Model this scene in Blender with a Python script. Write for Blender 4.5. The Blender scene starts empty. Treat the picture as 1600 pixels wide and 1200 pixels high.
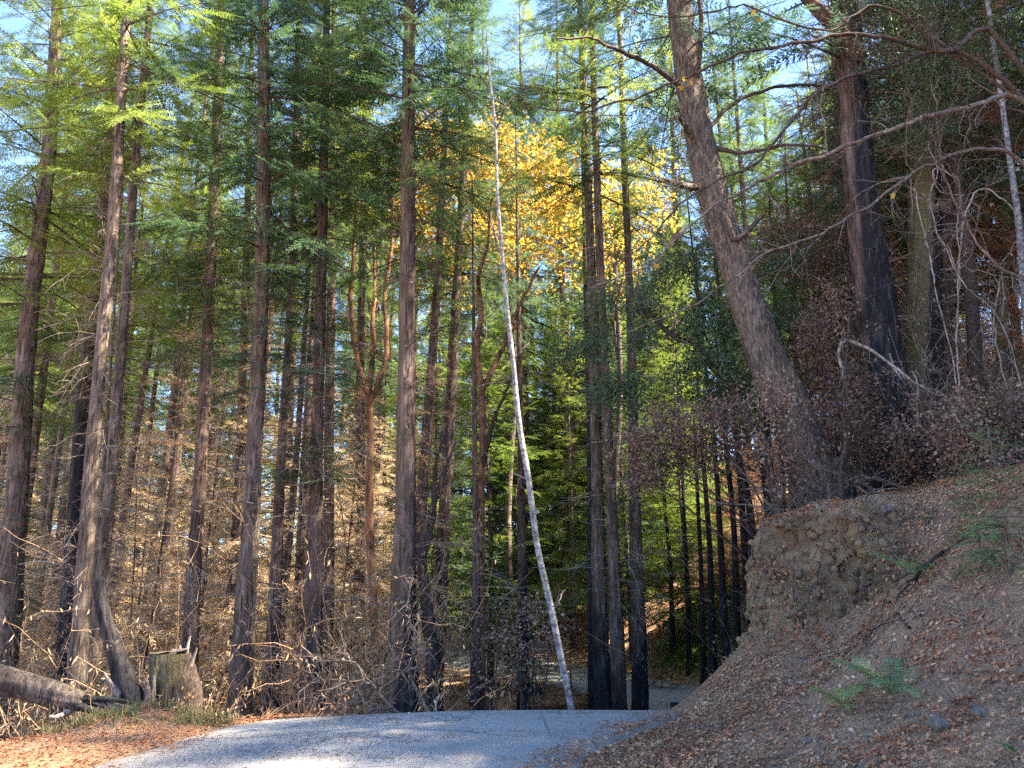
import bpy, math
import numpy as np
from mathutils import Matrix, Vector
S = bpy.context.scene
COL = S.collection
R = math.radians
rng = np.random.default_rng(11)

# ------------------------------------------------------------------ camera, sky, sun, exposure
PITCH = R(14.0); FPX = 1209.0; EYE = 1.6
cam = bpy.data.cameras.new('camera'); cam_o = bpy.data.objects.new('camera', cam); COL.objects.link(cam_o)
cam.sensor_width = 36; cam.lens = FPX/1600*36; cam.clip_start = .05; cam.clip_end = 3000
cam_o.location = (0, 0, EYE); cam_o.rotation_euler = (R(90)+PITCH, 0, 0)
S.camera = cam_o
TO_SUN = Vector((0.85, -0.12, 0.0)).normalized(); SUN_EL = R(50)
sd = Vector((TO_SUN.x*math.cos(SUN_EL), TO_SUN.y*math.cos(SUN_EL), math.sin(SUN_EL)))
world = bpy.data.worlds.new('World'); S.world = world; world.use_nodes = True
wn = world.node_tree; bg = wn.nodes['Background']
sky = wn.nodes.new('ShaderNodeTexSky'); sky.sky_type = 'NISHITA'; sky.sun_disc = False
sky.sun_elevation = SUN_EL; sky.sun_rotation = math.atan2(sd.x, sd.y)
sky.air_density = 1.0; sky.dust_density = 0.0; sky.ozone_density = 3.8; sky.altitude = 2500
wn.links.new(sky.outputs[0], bg.inputs[0]); bg.inputs[1].default_value = 0.078
sl = bpy.data.lights.new('sun', 'SUN'); sl.energy = 4.5; sl.angle = R(0.6); sl.color = (1.0, .86, .66)
slo = bpy.data.objects.new('sun', sl); COL.objects.link(slo)
slo.rotation_euler = sd.to_track_quat('Z', 'Y').to_euler()
S.view_settings.view_transform = 'Standard'; S.view_settings.look = 'None'
S.view_settings.gamma = 1; S.view_settings.use_curve_mapping = False
S.view_settings.exposure = 3.55
cy = S.cycles
cy.max_bounces = 6; cy.diffuse_bounces = 4; cy.glossy_bounces = 1; cy.transmission_bounces = 4; cy.transparent_max_bounces = 2
cy.sample_clamp_indirect = 6; cy.use_denoising = False

# ------------------------------------------------------------------ numeric helpers
def _hash(ix, iy, iz, seed):
    n = (ix*374761393 + iy*668265263 + iz*2147483647 + seed*1274126177) & 0xFFFFFFFF
    n = ((n ^ (n >> 13))*1274126177) & 0xFFFFFFFF
    n = n ^ (n >> 16)
    return (n & 0xFFFF)/65535.0*2-1
def vnoise(x, y, z=0.0, seed=0):
    x, y, z = np.broadcast_arrays(np.asarray(x, float), np.asarray(y, float), np.asarray(z, float))
    xi = np.floor(x).astype(np.int64); yi = np.floor(y).astype(np.int64); zi = np.floor(z).astype(np.int64)
    fx = x-xi; fy = y-yi; fz = z-zi
    fx = fx*fx*(3-2*fx); fy = fy*fy*(3-2*fy); fz = fz*fz*(3-2*fz)
    r = 0
    for dx in (0, 1):
        for dy in (0, 1):
            for dz in (0, 1):
                w = (fx if dx else 1-fx)*(fy if dy else 1-fy)*(fz if dz else 1-fz)
                r = r + w*_hash(xi+dx, yi+dy, zi+dz, seed)
    return r
def fbm(x, y, z=0.0, o=4, seed=0):
    r = 0; a = .5
    for i in range(o):
        r = r + a*vnoise(np.asarray(x)*2**i, np.asarray(y)*2**i, np.asarray(z)*2**i, seed+i); a *= .5
    return r
def sstep(t):
    t = np.clip(t, 0, 1); return t*t*(3-2*t)
def I(x, xs, ys): return np.interp(x, xs, ys)

def P(px, py, Y):
    """the world point seen at photo pixel (px, py) at distance Y along the ground"""
    u = (px-800)/FPX; v = (600-py)/FPX
    dy = math.cos(PITCH)-v*math.sin(PITCH); dz = math.sin(PITCH)+v*math.cos(PITCH)
    t = Y/dy
    return np.array((u*t, Y, EYE+dz*t))

def ground_hit(px, py, y0=3.0, y1=40.0):
    """the place on the terrain seen at a photo pixel"""
    d = P(px, py, 1.0)-np.array((0, 0, EYE)); ys = np.linspace(y0, y1, 3000)
    q = np.array((0, 0, EYE))+d[None]*ys[:, None]; h = height(q[:, 0], q[:, 1]); k = np.argmax(q[:, 2] < h)
    return np.array((q[k, 0], q[k, 1], h[k]))
def nrm(v): return v/np.maximum(np.linalg.norm(v, axis=-1, keepdims=True), 1e-9)

class G:
    """a bag of quads that becomes ONE mesh"""
    def __init__(self): self.v = []; self.f = []; self.m = []; self.n = 0
    def add(self, v, f, mi=0):
        v = np.asarray(v, np.float32).reshape(-1, 3); f = np.asarray(f, np.int64).reshape(-1, 4)
        self.v.append(v); self.f.append(f+self.n); self.m.append(np.full(len(f), mi, np.int32)); self.n += len(v); return self
    def arrays(self): return np.concatenate(self.v), np.concatenate(self.f)
    def mesh(self, name, mats, smooth=False, attrs=None):
        v, f = self.arrays(); mi = np.concatenate(self.m)
        me = bpy.data.meshes.new(name)
        me.vertices.add(len(v)); me.vertices.foreach_set('co', v.ravel())
        me.loops.add(len(f)*4); me.loops.foreach_set('vertex_index', f.astype(np.int32).ravel())
        me.polygons.add(len(f)); me.polygons.foreach_set('loop_start', np.arange(len(f), dtype=np.int32)*4)
        me.polygons.foreach_set('material_index', mi)
        me.polygons.foreach_set('use_smooth', np.full(len(f), smooth))
        for m in (mats if isinstance(mats, (list, tuple)) else [mats]): me.materials.append(m)
        if attrs:
            for k, a in attrs.items():
                at = me.attributes.new(k, 'FLOAT', 'POINT'); at.data.foreach_set('value', np.asarray(a, np.float32))
        me.update(calc_edges=True)
        return me

def tube(pts, rad, sides=8, rough=0.0, seed=0, furrow=0):
    """returns verts, quads, (theta, arc) of a tapered tube along pts"""
    pts = np.asarray(pts, float); n = len(pts); rad = np.asarray(rad, float)*np.ones(n)
    T = nrm(np.gradient(pts, axis=0))
    ref = np.array((0, 1., 0)) if abs(T[:, 1]).mean() < .8 else np.array((0, 0, 1.))
    A = nrm(np.cross(np.tile(ref, (n, 1)), T)); B = np.cross(T, A)
    th = np.linspace(0, 2*np.pi, sides, endpoint=False)
    arc = np.concatenate(([0], np.cumsum(np.linalg.norm(np.diff(pts, axis=0), axis=1))))
    TH, AR = np.meshgrid(th, arc)
    rr = rad[:, None]*np.ones((1, sides))
    if furrow:
        ph = 2.2*vnoise(np.cos(TH)*1.3+7, np.sin(TH)*1.3, AR*.5, seed)
        rr = rr*(1+rough*(np.abs(np.sin(TH*furrow/2+ph*2.0))*1.3-.7)+rough*.9*vnoise(np.cos(TH)*3, np.sin(TH)*3, AR*2.2, seed+3)+rough*.9*vnoise(np.cos(TH)*9, np.sin(TH)*9, AR*5, seed+9))
    elif rough:
        rr = rr*(1+rough*vnoise(np.cos(TH)*1.5, np.sin(TH)*1.5, AR*2.5/max(rad.max()*6, .2), seed))
    V = pts[:, None, :]+rr[..., None]*(np.cos(TH)[..., None]*A[:, None, :]+np.sin(TH)[..., None]*B[:, None, :])
    i = np.arange(n-1)[:, None]*sides; j = np.arange(sides)[None, :]; k = (j+1) % sides
    F = np.stack((i+j, i+k, i+sides+k, i+sides+j), -1).reshape(-1, 4)
    return V.reshape(-1, 3), F

def smooth_path(p, n):
    p = np.asarray(p, float); q = np.vstack((2*p[0]-p[1], p, 2*p[-1]-p[-2]))
    L = np.concatenate(([0], np.cumsum(np.linalg.norm(np.diff(p, axis=0), axis=1)))); s = np.linspace(0, L[-1], n)
    out = []
    for a in s:
        i = min(np.searchsorted(L, a, 'right')-1, len(p)-2); t = (a-L[i])/max(L[i+1]-L[i], 1e-9)
        p0, p1, p2, p3 = q[i], q[i+1], q[i+2], q[i+3]
        out.append(.5*((2*p1)+(-p0+p2)*t+(2*p0-5*p1+4*p2-p3)*t*t+(-p0+3*p1-3*p2+p3)*t**3))
    return np.array(out)

def twigs(P0, D, L, Rr, rg, seg=4, curl=.25, grav=0.0, sides=3):
    """many thin curved tapered twigs at once -> verts, quads, points (N, seg+1, 3)"""
    P0 = np.asarray(P0, float); N = len(P0); D = nrm(np.asarray(D, float)); L = L*np.ones(N); Rr = Rr*np.ones(N)
    pts = np.zeros((N, seg+1, 3)); pts[:, 0] = P0; d = D.copy()
    for k in range(seg):
        pts[:, k+1] = pts[:, k]+d*(L/seg)[:, None]
        d = nrm(d+rg.normal(0, curl, (N, 3))+np.array((0, 0, -grav)))
    A = nrm(np.cross(D, rg.normal(0, 1, (N, 3)))); B = nrm(np.cross(D, A))
    th = np.arange(sides)*2*np.pi/sides
    rad = Rr[:, None]*np.linspace(1, .25, seg+1)[None]
    V = pts[:, :, None, :]+rad[:, :, None, None]*(np.cos(th)[None, None, :, None]*A[:, None, None, :]+np.sin(th)[None, None, :, None]*B[:, None, None, :])
    b = (np.arange(N)*(seg+1)*sides)[:, None, None]; i = (np.arange(seg)*sides)[None, :, None]; j = np.arange(sides)[None, None, :]; k = (j+1) % sides
    F = np.stack((b+i+j, b+i+k, b+i+sides+k, b+i+sides+j), -1).reshape(-1, 4)
    return V.reshape(-1, 3), F, pts

def leaves(C, A, L, W, rg, fold=.25):
    """one folded lozenge per leaf: centre-base C, axis A, length L, width W"""
    N = len(C); A = nrm(np.asarray(A, float)); L = (L*np.ones(N))[:, None]; W = (W*np.ones(N))[:, None]
    B = nrm(np.cross(A, rg.normal(0, 1, (N, 3)))); U = np.cross(A, B)
    m = C+A*L*.45
    V = np.stack((C, m+B*W*.5+U*W*fold, C+A*L, m-B*W*.5+U*W*fold), 1)
    F = np.arange(N*4).reshape(N, 4)
    return V.reshape(-1, 3), F

def inst(tv, tf, M, T):
    """copies of a template (tv, tf) under matrices M (N,3,3) and offsets T (N,3)"""
    V = np.einsum('nij,vj->nvi', M, tv)+T[:, None, :]
    F = tf[None]+(np.arange(len(T))*len(tv))[:, None, None]
    return V.reshape(-1, 3), F.reshape(-1, 4)

def frame(X, roll, scale):
    """matrices whose columns are the axis X, a side and a normal, rolled and scaled"""
    X = nrm(X); up = np.tile(np.array((0, 0, 1.)), (len(X), 1))
    Y = nrm(np.cross(up, X)); Z = np.cross(X, Y)
    c, s = np.cos(roll)[:, None], np.sin(roll)[:, None]
    return np.stack((X, Y*c+Z*s, -Y*s+Z*c), -1)*(np.asarray(scale)*np.ones(len(X)))[:, None, None]

# ------------------------------------------------------------------ scene-graph helpers
def setp(o, label=None, cat=None, group=None, kind=None):
    for k, v in (('label', label), ('category', cat), ('group', group), ('kind', kind)):
        if v: o[k] = v
    return o
def link(name, data, parent=None, loc=None):
    o = bpy.data.objects.new(name, data); COL.objects.link(o); o.parent = parent
    if loc is not None: o.location = loc
    return o
def thing(name, loc, label, cat, group=None, rz=0.0):
    o = link(name, None, None, tuple(float(a) for a in loc)); o.rotation_euler = (0, 0, rz)
    o.empty_display_size = .3
    return setp(o, label, cat, group)
def rematerial(o, m, slot=0):
    o.material_slots[slot].link = 'OBJECT'; o.material_slots[slot].material = m

# ------------------------------------------------------------------ materials
def mat(name):
    m = bpy.data.materials.new(name); m.use_nodes = True; nt = m.node_tree
    b = nt.nodes['Principled BSDF']; b.inputs['Specular IOR Level'].default_value = .25
    return m, nt, b, nt.nodes.new, nt.links.new
def ramp(nt, stops, fac):
    r = nt.nodes.new('ShaderNodeValToRGB'); e = r.color_ramp.elements
    while len(e) < len(stops): e.new(.5)
    for k, (p, c) in enumerate(stops): e[k].position = p; e[k].color = (*c, 1)
    nt.links.new(fac, r.inputs[0]); return r.outputs[0]
def mixc(nt, a, b, fac, mode='MIX'):
    n = nt.nodes.new('ShaderNodeMix'); n.data_type = 'RGBA'; n.blend_type = mode
    for s, v in ((n.inputs[6], a), (n.inputs[7], b), (n.inputs[0], fac)):
        if isinstance(v, (int, float)): s.default_value = v
        elif isinstance(v, tuple): s.default_value = (*v, 1)
        else: nt.links.new(v, s)
    return n.outputs[2]
def math_(nt, op, a, b=None, clamp=False):
    n = nt.nodes.new('ShaderNodeMath'); n.operation = op; n.use_clamp = clamp
    for s, v in ((n.inputs[0], a), (n.inputs[1], b)):
        if v is None: continue
        if isinstance(v, (int, float)): s.default_value = v
        else: nt.links.new(v, s)
    return n.outputs[0]
def noise(nt, scale, detail=4, rough=.55, vec=None, dist=0.0):
    n = nt.nodes.new('ShaderNodeTexNoise'); n.inputs['Scale'].default_value = scale; n.inputs['Detail'].default_value = detail
    n.inputs['Roughness'].default_value = rough; n.inputs['Distortion'].default_value = dist
    if vec is not None: nt.links.new(vec, n.inputs['Vector'])
    return n.outputs['Fac']
def objvec(nt, scale=(1, 1, 1), world_space=False):
    if world_space: o = nt.nodes.new('ShaderNodeNewGeometry').outputs['Position']
    else: o = nt.nodes.new('ShaderNodeTexCoord').outputs['Object']
    mp = nt.nodes.new('ShaderNodeMapping'); mp.inputs['Scale'].default_value = scale
    nt.links.new(o, mp.inputs['Vector']); return mp.outputs[0]
def attr(nt, name):
    a = nt.nodes.new('ShaderNodeAttribute'); a.attribute_name = name; return a.outputs['Fac']

def leaf_mat(name, stops, trans=.45, rough=.6, vary=.35, tint=None):
    """leaf colour differs from leaf to leaf (random per island) and plant to plant (random per object)"""
    m, nt, b, new, lk = mat(name)
    g = new('ShaderNodeNewGeometry'); oi = new('ShaderNodeObjectInfo')
    f = math_(nt, 'ADD', math_(nt, 'MULTIPLY', g.outputs['Random Per Island'], 1-vary), math_(nt, 'MULTIPLY', oi.outputs['Random'], vary))
    pn = noise(nt, .9, 2, .5, objvec(nt, (1, 1, 1), True))
    f = math_(nt, 'ADD', f, math_(nt, 'MULTIPLY', math_(nt, 'SUBTRACT', pn, .5), .7), True)
    c = ramp(nt, stops, f)
    lk(c, b.inputs['Base Color']); b.inputs['Roughness'].default_value = rough; b.inputs['Specular IOR Level'].default_value = .3
    t = new('ShaderNodeBsdfTranslucent')
    lk(mixc(nt, c, tint or (1, 1, 1), 1.0, 'MULTIPLY') if tint else c, t.inputs[0])
    mx = new('ShaderNodeMixShader'); mx.inputs[0].default_value = trans
    lk(b.outputs[0], mx.inputs[1]); lk(t.outputs[0], mx.inputs[2])
    lk(mx.outputs[0], nt.nodes['Material Output'].inputs[0]); return m

def bark_mat(name, dark, light, vscale=9, zs=.16, rough=.9, bump=.6, spots=None, char_col=(.012, .012, .014)):
    m, nt, b, new, lk = mat(name)
    v = objvec(nt, (1, 1, zs)); n1 = noise(nt, vscale, 6, .65, v, .6); n2 = noise(nt, 1.1, 3, .5, objvec(nt, (1, 1, .5)))
    n3 = noise(nt, 38, 3, .6, objvec(nt, (1, 1, .3)))
    c = ramp(nt, [(.30, tuple(a*.45 for a in dark)), (.46, dark), (.68, light)], n1)
    c = mixc(nt, c, tuple(a*1.25 for a in light), math_(nt, 'MULTIPLY', math_(nt, 'SUBTRACT', n2, .45, True), 1.2))
    c = mixc(nt, c, (.55, .5, .48), math_(nt, 'MULTIPLY', n3, .55), 'OVERLAY')
    fis = noise(nt, vscale*2.6, 4, .6, objvec(nt, (1, 1, zs*.45)), .25)
    c = mixc(nt, c, tuple(a*.3 for a in dark), ramp(nt, [(.36, (1, 1, 1)), (.47, (0, 0, 0))], fis))
    if spots:
        vo = new('ShaderNodeTexNoise'); vo.inputs['Scale'].default_value = 11; vo.inputs['Detail'].default_value = 5; vo.inputs['Roughness'].default_value = .7
        lk(objvec(nt, (1, 1, 1.8)), vo.inputs['Vector'])
        c = mixc(nt, c, spots, ramp(nt, [(.47, (0, 0, 0)), (.60, (1, 1, 1))], vo.outputs['Fac']))
    ms = math_(nt, 'MULTIPLY', attr(nt, 'moss'), ramp(nt, [(.35, (.2, .2, .2)), (.6, (1, 1, 1))], noise(nt, 6, 5, .7, objvec(nt))))
    c = mixc(nt, c, (.125, .11, .045), ms)
    c = mixc(nt, c, mixc(nt, char_col, (.07, .068, .072), ramp(nt, [(.5, (0, 0, 0)), (.75, (1, 1, 1))], n1)), attr(nt, 'char'))
    lk(c, b.inputs['Base Color']); b.inputs['Roughness'].default_value = rough
    bp = new('ShaderNodeBump'); bp.inputs['Strength'].default_value = bump; bp.inputs['Distance'].default_value = .04
    lk(math_(nt, 'ADD', math_(nt, 'ADD', n1, fis), math_(nt, 'MULTIPLY', n3, .25)), bp.inputs['Height']); lk(bp.outputs[0], b.inputs['Normal'])
    return m

M_RED = bark_mat('redwood_bark', (.056, .039, .033), (.155, .113, .099))
M_GREY = bark_mat('grey_bark', (.063, .049, .040), (.18, .146, .12), 12, .2)
M_FIR = bark_mat('fir_bark', (.07, .057, .045), (.20, .168, .14), 15, .28, bump=.9)
M_MAD = bark_mat('madrone_bark', (.13, .065, .036), (.30, .165, .095), 3, .6, bump=.2)
M_ALD = bark_mat('alder_bark', (.15, .15, .155), (.33, .335, .34), 7, 1.5, bump=.3, spots=(.07, .07, .075))
M_BURN = bark_mat('charred_bark', (.018, .017, .018), (.06, .055, .055), 10, .2, bump=.8)
M_TWIG = bark_mat('dead_twig', (.09, .07, .06), (.22, .18, .155), 20, 1, bump=.1)
M_PALE = bark_mat('pale_dead_wood', (.17, .145, .125), (.37, .32, .28), 12, .5, bump=.2)
M_DTWIG = bark_mat('dark_twig', (.035, .026, .022), (.10, .07, .055), 20, 1, bump=.1)
M_TAN = bark_mat('dry_stem', (.25, .15, .085), (.50, .35, .22), 20, 1, bump=.1)
L_DARK = leaf_mat('redwood_needles', [(0, (.030, .070, .038)), (.35, (.055, .115, .050)), (.7, (.10, .165, .055)), (.95, (.19, .23, .06))], .48)
L_LIME = leaf_mat('lime_needles', [(0, (.05, .10, .02)), (.35, (.11, .18, .03)), (.7, (.20, .26, .045)), (1, (.32, .32, .07))], .5)
L_TEAL = leaf_mat('fir_needles', [(0, (.035, .08, .055)), (.4, (.065, .125, .075)), (.8, (.11, .18, .09)), (1, (.18, .23, .11))], .45)
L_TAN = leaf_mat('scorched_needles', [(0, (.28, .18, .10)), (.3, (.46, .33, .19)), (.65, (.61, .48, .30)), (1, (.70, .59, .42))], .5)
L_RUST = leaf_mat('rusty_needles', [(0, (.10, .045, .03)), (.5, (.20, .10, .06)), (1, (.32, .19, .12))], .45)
L_YEL = leaf_mat('maple_yellow', [(0, (.26, .12, .03)), (.25, (.46, .24, .03)), (.55, (.52, .34, .045)), (.8, (.42, .37, .07)), (1, (.22, .32, .07))], .6)
L_BROWN = leaf_mat('scorched_leaf', [(0, (.07, .045, .035)), (.4, (.15, .095, .07)), (.75, (.26, .17, .12)), (1, (.38, .28, .21))], .3)
L_BAY = leaf_mat('bay_leaf', [(0, (.032, .065, .032)), (.5, (.065, .115, .05)), (1, (.13, .18, .08))], .3, .4)
L_LITTER = leaf_mat('fallen_leaf', [(0, (.14, .073, .047)), (.3, (.29, .16, .095)), (.6, (.43, .235, .13)), (.85, (.51, .26, .13)), (1, (.57, .42, .28))], .15, .7, .0)
L_RED = leaf_mat('fresh_litter', [(0, (.16, .06, .03)), (.5, (.30, .12, .055)), (1, (.42, .20, .10))], .15, .7, .0)
L_FERN = leaf_mat('fern_green', [(0, (.10, .16, .06)), (.5, (.17, .25, .10)), (1, (.25, .33, .14))], .35, .5)
L_FERNY = leaf_mat('fern_yellow_green', [(0, (.13, .17, .05)), (.5, (.21, .25, .08)), (1, (.30, .32, .13))], .4, .5)
L_GRASS = leaf_mat('verge_grass', [(0, (.07, .10, .03)), (.5, (.17, .18, .06)), (1, (.36, .29, .14))], .4)
L_STRAW = leaf_mat('straw', [(0, (.22, .16, .09)), (1, (.46, .36, .22))], .35)

# ------------------------------------------------------------------ terrain
ROAD = np.array([(-4.6, -14), (-3.6, -6), (-2.6, 0), (-1.95, 5), (-1.25, 8.5), (.55, 11.3), (2.8, 14), (4.8, 17.5), (5.5, 21), (4.9, 25), (3.2, 29), (.9, 33), (-2.2, 40), (-6, 48), (-13, 58), (-22, 66)], float)
RS = smooth_path(np.c_[ROAD, np.zeros(len(ROAD))], 420)[:, :2]
HALF = 2.15
def road_dist(x, y):
    s = np.shape(x); x = np.ravel(x).astype(float); y = np.ravel(y).astype(float); out = np.empty(len(x))
    for a in range(0, len(x), 20000):
        d = (x[a:a+20000, None]-RS[None, :, 0])**2+(y[a:a+20000, None]-RS[None, :, 1])**2
        out[a:a+20000] = np.sqrt(d.min(1))
    return out.reshape(s)
def z_base(x, y):
    Yc = I(x, [-14, -6, -5, -4.2, -2.8, -.7, 1.8, 6], [7.3, 7.7, 8.2, 8.9, 9.3, 9.7, 9.8, 9.8])
    D = I(x, [-14, -6, 0, 8], [3.4, 2.7, 1.95, 1.95])
    return -D*sstep((y-Yc)/6.8)
def z_hill(x, y, zb, edge):
    toe = I(y, [-10, 3, 5, 7.3, 9.5], [-.8, 1.2, .95, .55, 1.75])
    s = np.maximum(x-toe, 0)
    T = I(y, [9, 16, 26, 40, 60], [2.35, 2.4, 2.1, 3.0, 5.0])+.19*(x-3.5)+.22*np.maximum(x-8, 0)
    T = np.maximum(T, zb+.02)
    A = .17*s**1.7+.5*sstep((s-2.1)/1.5)*I(y, [6, 8], [0, 1])+.62*sstep((y-8.8)/1.5)*sstep(s/1.5)
    A = T-(np.sqrt((T-A)**2+.05)+(T-A))*.5+.0          # soft minimum with the terrace
    A = np.where(s > 0, np.maximum(A, 0), 0)
    foot = I(y, [9.5, 11.3, 14, 17.5, 21, 25, 29, 33, 40, 48, 60, 80], [1.9, 3.3, 5.5, 7.1, 7.8, 7.2, 5.8, 4.2, 1.5, -2, -7, -12])+edge*.5
    w = I(y, [10, 12, 16, 22, 30, 45], [.5, .8, 2.0, 3.2, 6, 14])
    u = np.clip((x-foot)/w, 0, 1)
    F = (T-zb)*(1.6*u-.6*u**2 if False else sstep(u)*.6+u*.4)
    ycl = I(x, [2.6, 3.3, 4.5, 6, 8, 12], [10.9, 10.4, 9.8, 9.2, 8.6, 8.0])+edge
    wk = I(x, [4.2, 5.6], [.42, 2.6]); k = sstep((y-ycl+wk*.5)/wk)
    near = np.where(s > 0, A-zb*0, 0)
    return near*(1-k)*(y < 14)+F*np.where(y < 14, k, 1)
def height(x, y, detail=True):
    x = np.asarray(x, float); y = np.asarray(y, float)
    zb = z_base(x, y); dr = road_dist(x, y)
    edge = .28*vnoise(x*1.3, y*1.3, 0, 5)+.12*vnoise(x*4, y*4, 0, 6)
    off = sstep((dr-HALF)/1.2)
    z = zb+z_hill(x, y, zb, edge*off)
    far = sstep((dr-3.2)/8)
    z = z+far*np.where(x < -2, .17, .06)*np.clip(y-27, 0, 40)*I(x, [-60, -30, -14, -4, 4], [.25, .55, 1.1, .9, .4])
    z = z+.24*np.exp(-(((x+4.35)/.7)**2+((y-9.6)/.6)**2))*off
    z = z+.12*np.exp(-(((x+2.6)/1.6)**2+((y-9.6)/.5)**2))*off
    z = z+.03*np.maximum(np.hypot(x, y-20)-80, 0)
    if detail:
        bank = sstep((z-zb)/.5)
        z = z+off*(.10*fbm(x*.7, y*.7, 0, 3, 20)+.035*vnoise(x*3, y*3, 0, 30)+bank*(.13*fbm(x*1.7, y*1.7, 3, 4, 40)+.03*vnoise(x*9, y*9, 0, 50)))+far*.5*fbm(x*.12, y*.12, 0, 3, 60)
        z = z-.035*(1-sstep((dr-HALF+.15)/.25))
        z = z+.02*off*np.abs(vnoise(x*6, y*6, 0, 77))
    return z
def hz(x, y): return float(height(np.array([x]), np.array([y]))[0])

def lines(segs):
    out = [segs[0][0]]
    for a, b, st in segs:
        n = max(1, int(round((b-a)/st))); out += list(np.linspace(a, b, n+1)[1:])
    return np.array(out)
gx = lines([(-420, -120, 30), (-120, -40, 5), (-40, -14, 1.0), (-14, -7, .25), (-7, 1, .1), (1, 8.5, .05), (8.5, 14, .2), (14, 40, 1.0), (40, 120, 5), (120, 420, 30)])
gy = lines([(-120, -20, 10), (-20, 2, 1.0), (2, 4.5, .12), (4.5, 9, .05), (9, 11.4, .035), (11.4, 12.5, .06), (12.5, 20, .15), (20, 36, .3), (36, 70, 1.0), (70, 130, 5), (130, 700, 38)])
X, Y = np.meshgrid(gx, gy); Z = height(X, Y)
nx, ny = len(gx), len(gy)
i = np.arange(ny-1)[:, None]*nx; j = np.arange(nx-1)[None, :]
F = np.stack((i+j, i+j+1, i+nx+j+1, i+nx+j), -1).reshape(-1, 4)
V = np.stack((X, Y, Z), -1).reshape(-1, 3)
# small sideways erosion on the cut face, so that it is ragged rock and soil rather than a smooth sheet
gzx = np.gradient(Z, gx, axis=1); gzy = np.gradient(Z, gy, axis=0); steep = sstep((np.hypot(gzx, gzy)-1.0)/1.5).ravel()
msk = ((V[:, 0] > 0) & (V[:, 1] < 16) & (V[:, 1] > 3))*steep
V[:, 1] += msk*(.30*fbm(V[:, 0]*1.6, V[:, 2]*3, V[:, 1]*2, 5, 90)+.10*np.abs(vnoise(V[:, 0]*4, V[:, 2]*9, 0, 91)))
V[:, 0] += msk*.22*fbm(V[:, 0]*2.5, V[:, 2]*6, V[:, 1]*2, 4, 95)
ochre = np.clip(msk*1.2, 0, 1)*sstep((V[:, 2]-.2)/.5)
V_ground = V.copy()
lee = sstep((road_dist(X, Y).ravel()-HALF)/.5)
m, nt, b, new, lk = mat('forest_floor')
w1 = objvec(nt); n1 = noise(nt, 1.1, 6, .65, w1); n2 = noise(nt, 9, 5, .7, w1); n3 = noise(nt, 45, 4, .7, w1)
c = ramp(nt, [(.30, (.16, .085, .052)), (.48, (.31, .178, .105)), (.62, (.40, .225, .13)), (.8, (.34, .24, .16))], n1)
c = mixc(nt, c, ramp(nt, [(.34, (.11, .052, .030)), (.5, (.32, .19, .118)), (.66, (.50, .33, .21))], n2), .55)
c = mixc(nt, c, ramp(nt, [(.36, (.12, .058, .034)), (.5, (.33, .20, .125)), (.64, (.56, .41, .28))], n3), .5)
n4 = noise(nt, 3.2, 6, .7, objvec(nt, (1, 1, 2.6)), 1.0)
oc = ramp(nt, [(.36, (.12, .08, .045)), (.5, (.29, .205, .11)), (.66, (.42, .33, .20))], math_(nt, 'ADD', math_(nt, 'MULTIPLY', n4, .65), math_(nt, 'MULTIPLY', n2, .35)))
oc = mixc(nt, oc, (.10, .062, .04), ramp(nt, [(.48, (0, 0, 0)), (.56, (.6, .6, .6))], noise(nt, 1.4, 5, .65, objvec(nt, (1, 1, 1.6)))))
c = mixc(nt, c, oc, math_(nt, 'MULTIPLY', attr(nt, 'ochre'), .85))
lk(c, b.inputs['Base Color']); b.inputs['Roughness'].default_value = .95; b.inputs['Specular IOR Level'].default_value = .1
bp = new('ShaderNodeBump'); bp.inputs['Strength'].default_value = 1.0; bp.inputs['Distance'].default_value = .05
lk(math_(nt, 'ADD', math_(nt, 'ADD', n3, n2), math_(nt, 'MULTIPLY', n4, attr(nt, 'ochre'))), bp.inputs['Height']); lk(bp.outputs[0], b.inputs['Normal'])
M_GROUND = m
g = G(); g.add(V, F)
ground = link('ground', g.mesh('ground', M_GROUND, True, {'ochre': ochre})); ground['kind'] = 'structure'

# road ribbon
m, nt, b, new, lk = mat('asphalt')
w1 = objvec(nt); n1 = noise(nt, .7, 5, .6, w1); n2 = noise(nt, 35, 4, .7, w1); n3 = noise(nt, 4.5, 6, .75, objvec(nt, (.6, 1.6, 1)))
c = ramp(nt, [(.3, (.22, .212, .20)), (.7, (.31, .30, .285))], n1)
c = mixc(nt, c, ramp(nt, [(.3, (.17, .165, .16)), (.7, (.31, .305, .295))], n2), .3)
vr = new('ShaderNodeTexVoronoi'); vr.feature = 'DISTANCE_TO_EDGE'; vr.inputs['Scale'].default_value = .9
wv = mixc(nt, w1, new('ShaderNodeTexNoise').outputs['Color'], .12); lk(wv, vr.inputs['Vector'])
c = mixc(nt, c, (.07, .07, .07), math_(nt, 'MULTIPLY', ramp(nt, [(.004, (1, 1, 1)), (.012, (0, 0, 0))], vr.outputs['Distance']), ramp(nt, [(.45, (0, 0, 0)), (.6, (.8, .8, .8))], n1)))
c = mixc(nt, c, (.17, .115, .085), ramp(nt, [(.56, (0, 0, 0)), (.70, (.75, .75, .75))], n3))
c = mixc(nt, c, (.20, .145, .11), attr(nt, 'dust'))
lk(c, b.inputs['Base Color']); b.inputs['Roughness'].default_value = .85
bp = new('ShaderNodeBump'); bp.inputs['Strength'].default_value = .25; bp.inputs['Distance'].default_value = .004
lk(n2, bp.inputs['Height']); lk(bp.outputs[0], b.inputs['Normal'])
M_ROAD = m
t = nrm(np.gradient(RS, axis=0)); nn = np.stack((t[:, 1], -t[:, 0]), -1)
ks = np.linspace(-1, 1, 17); rv = []; dust = []
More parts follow.
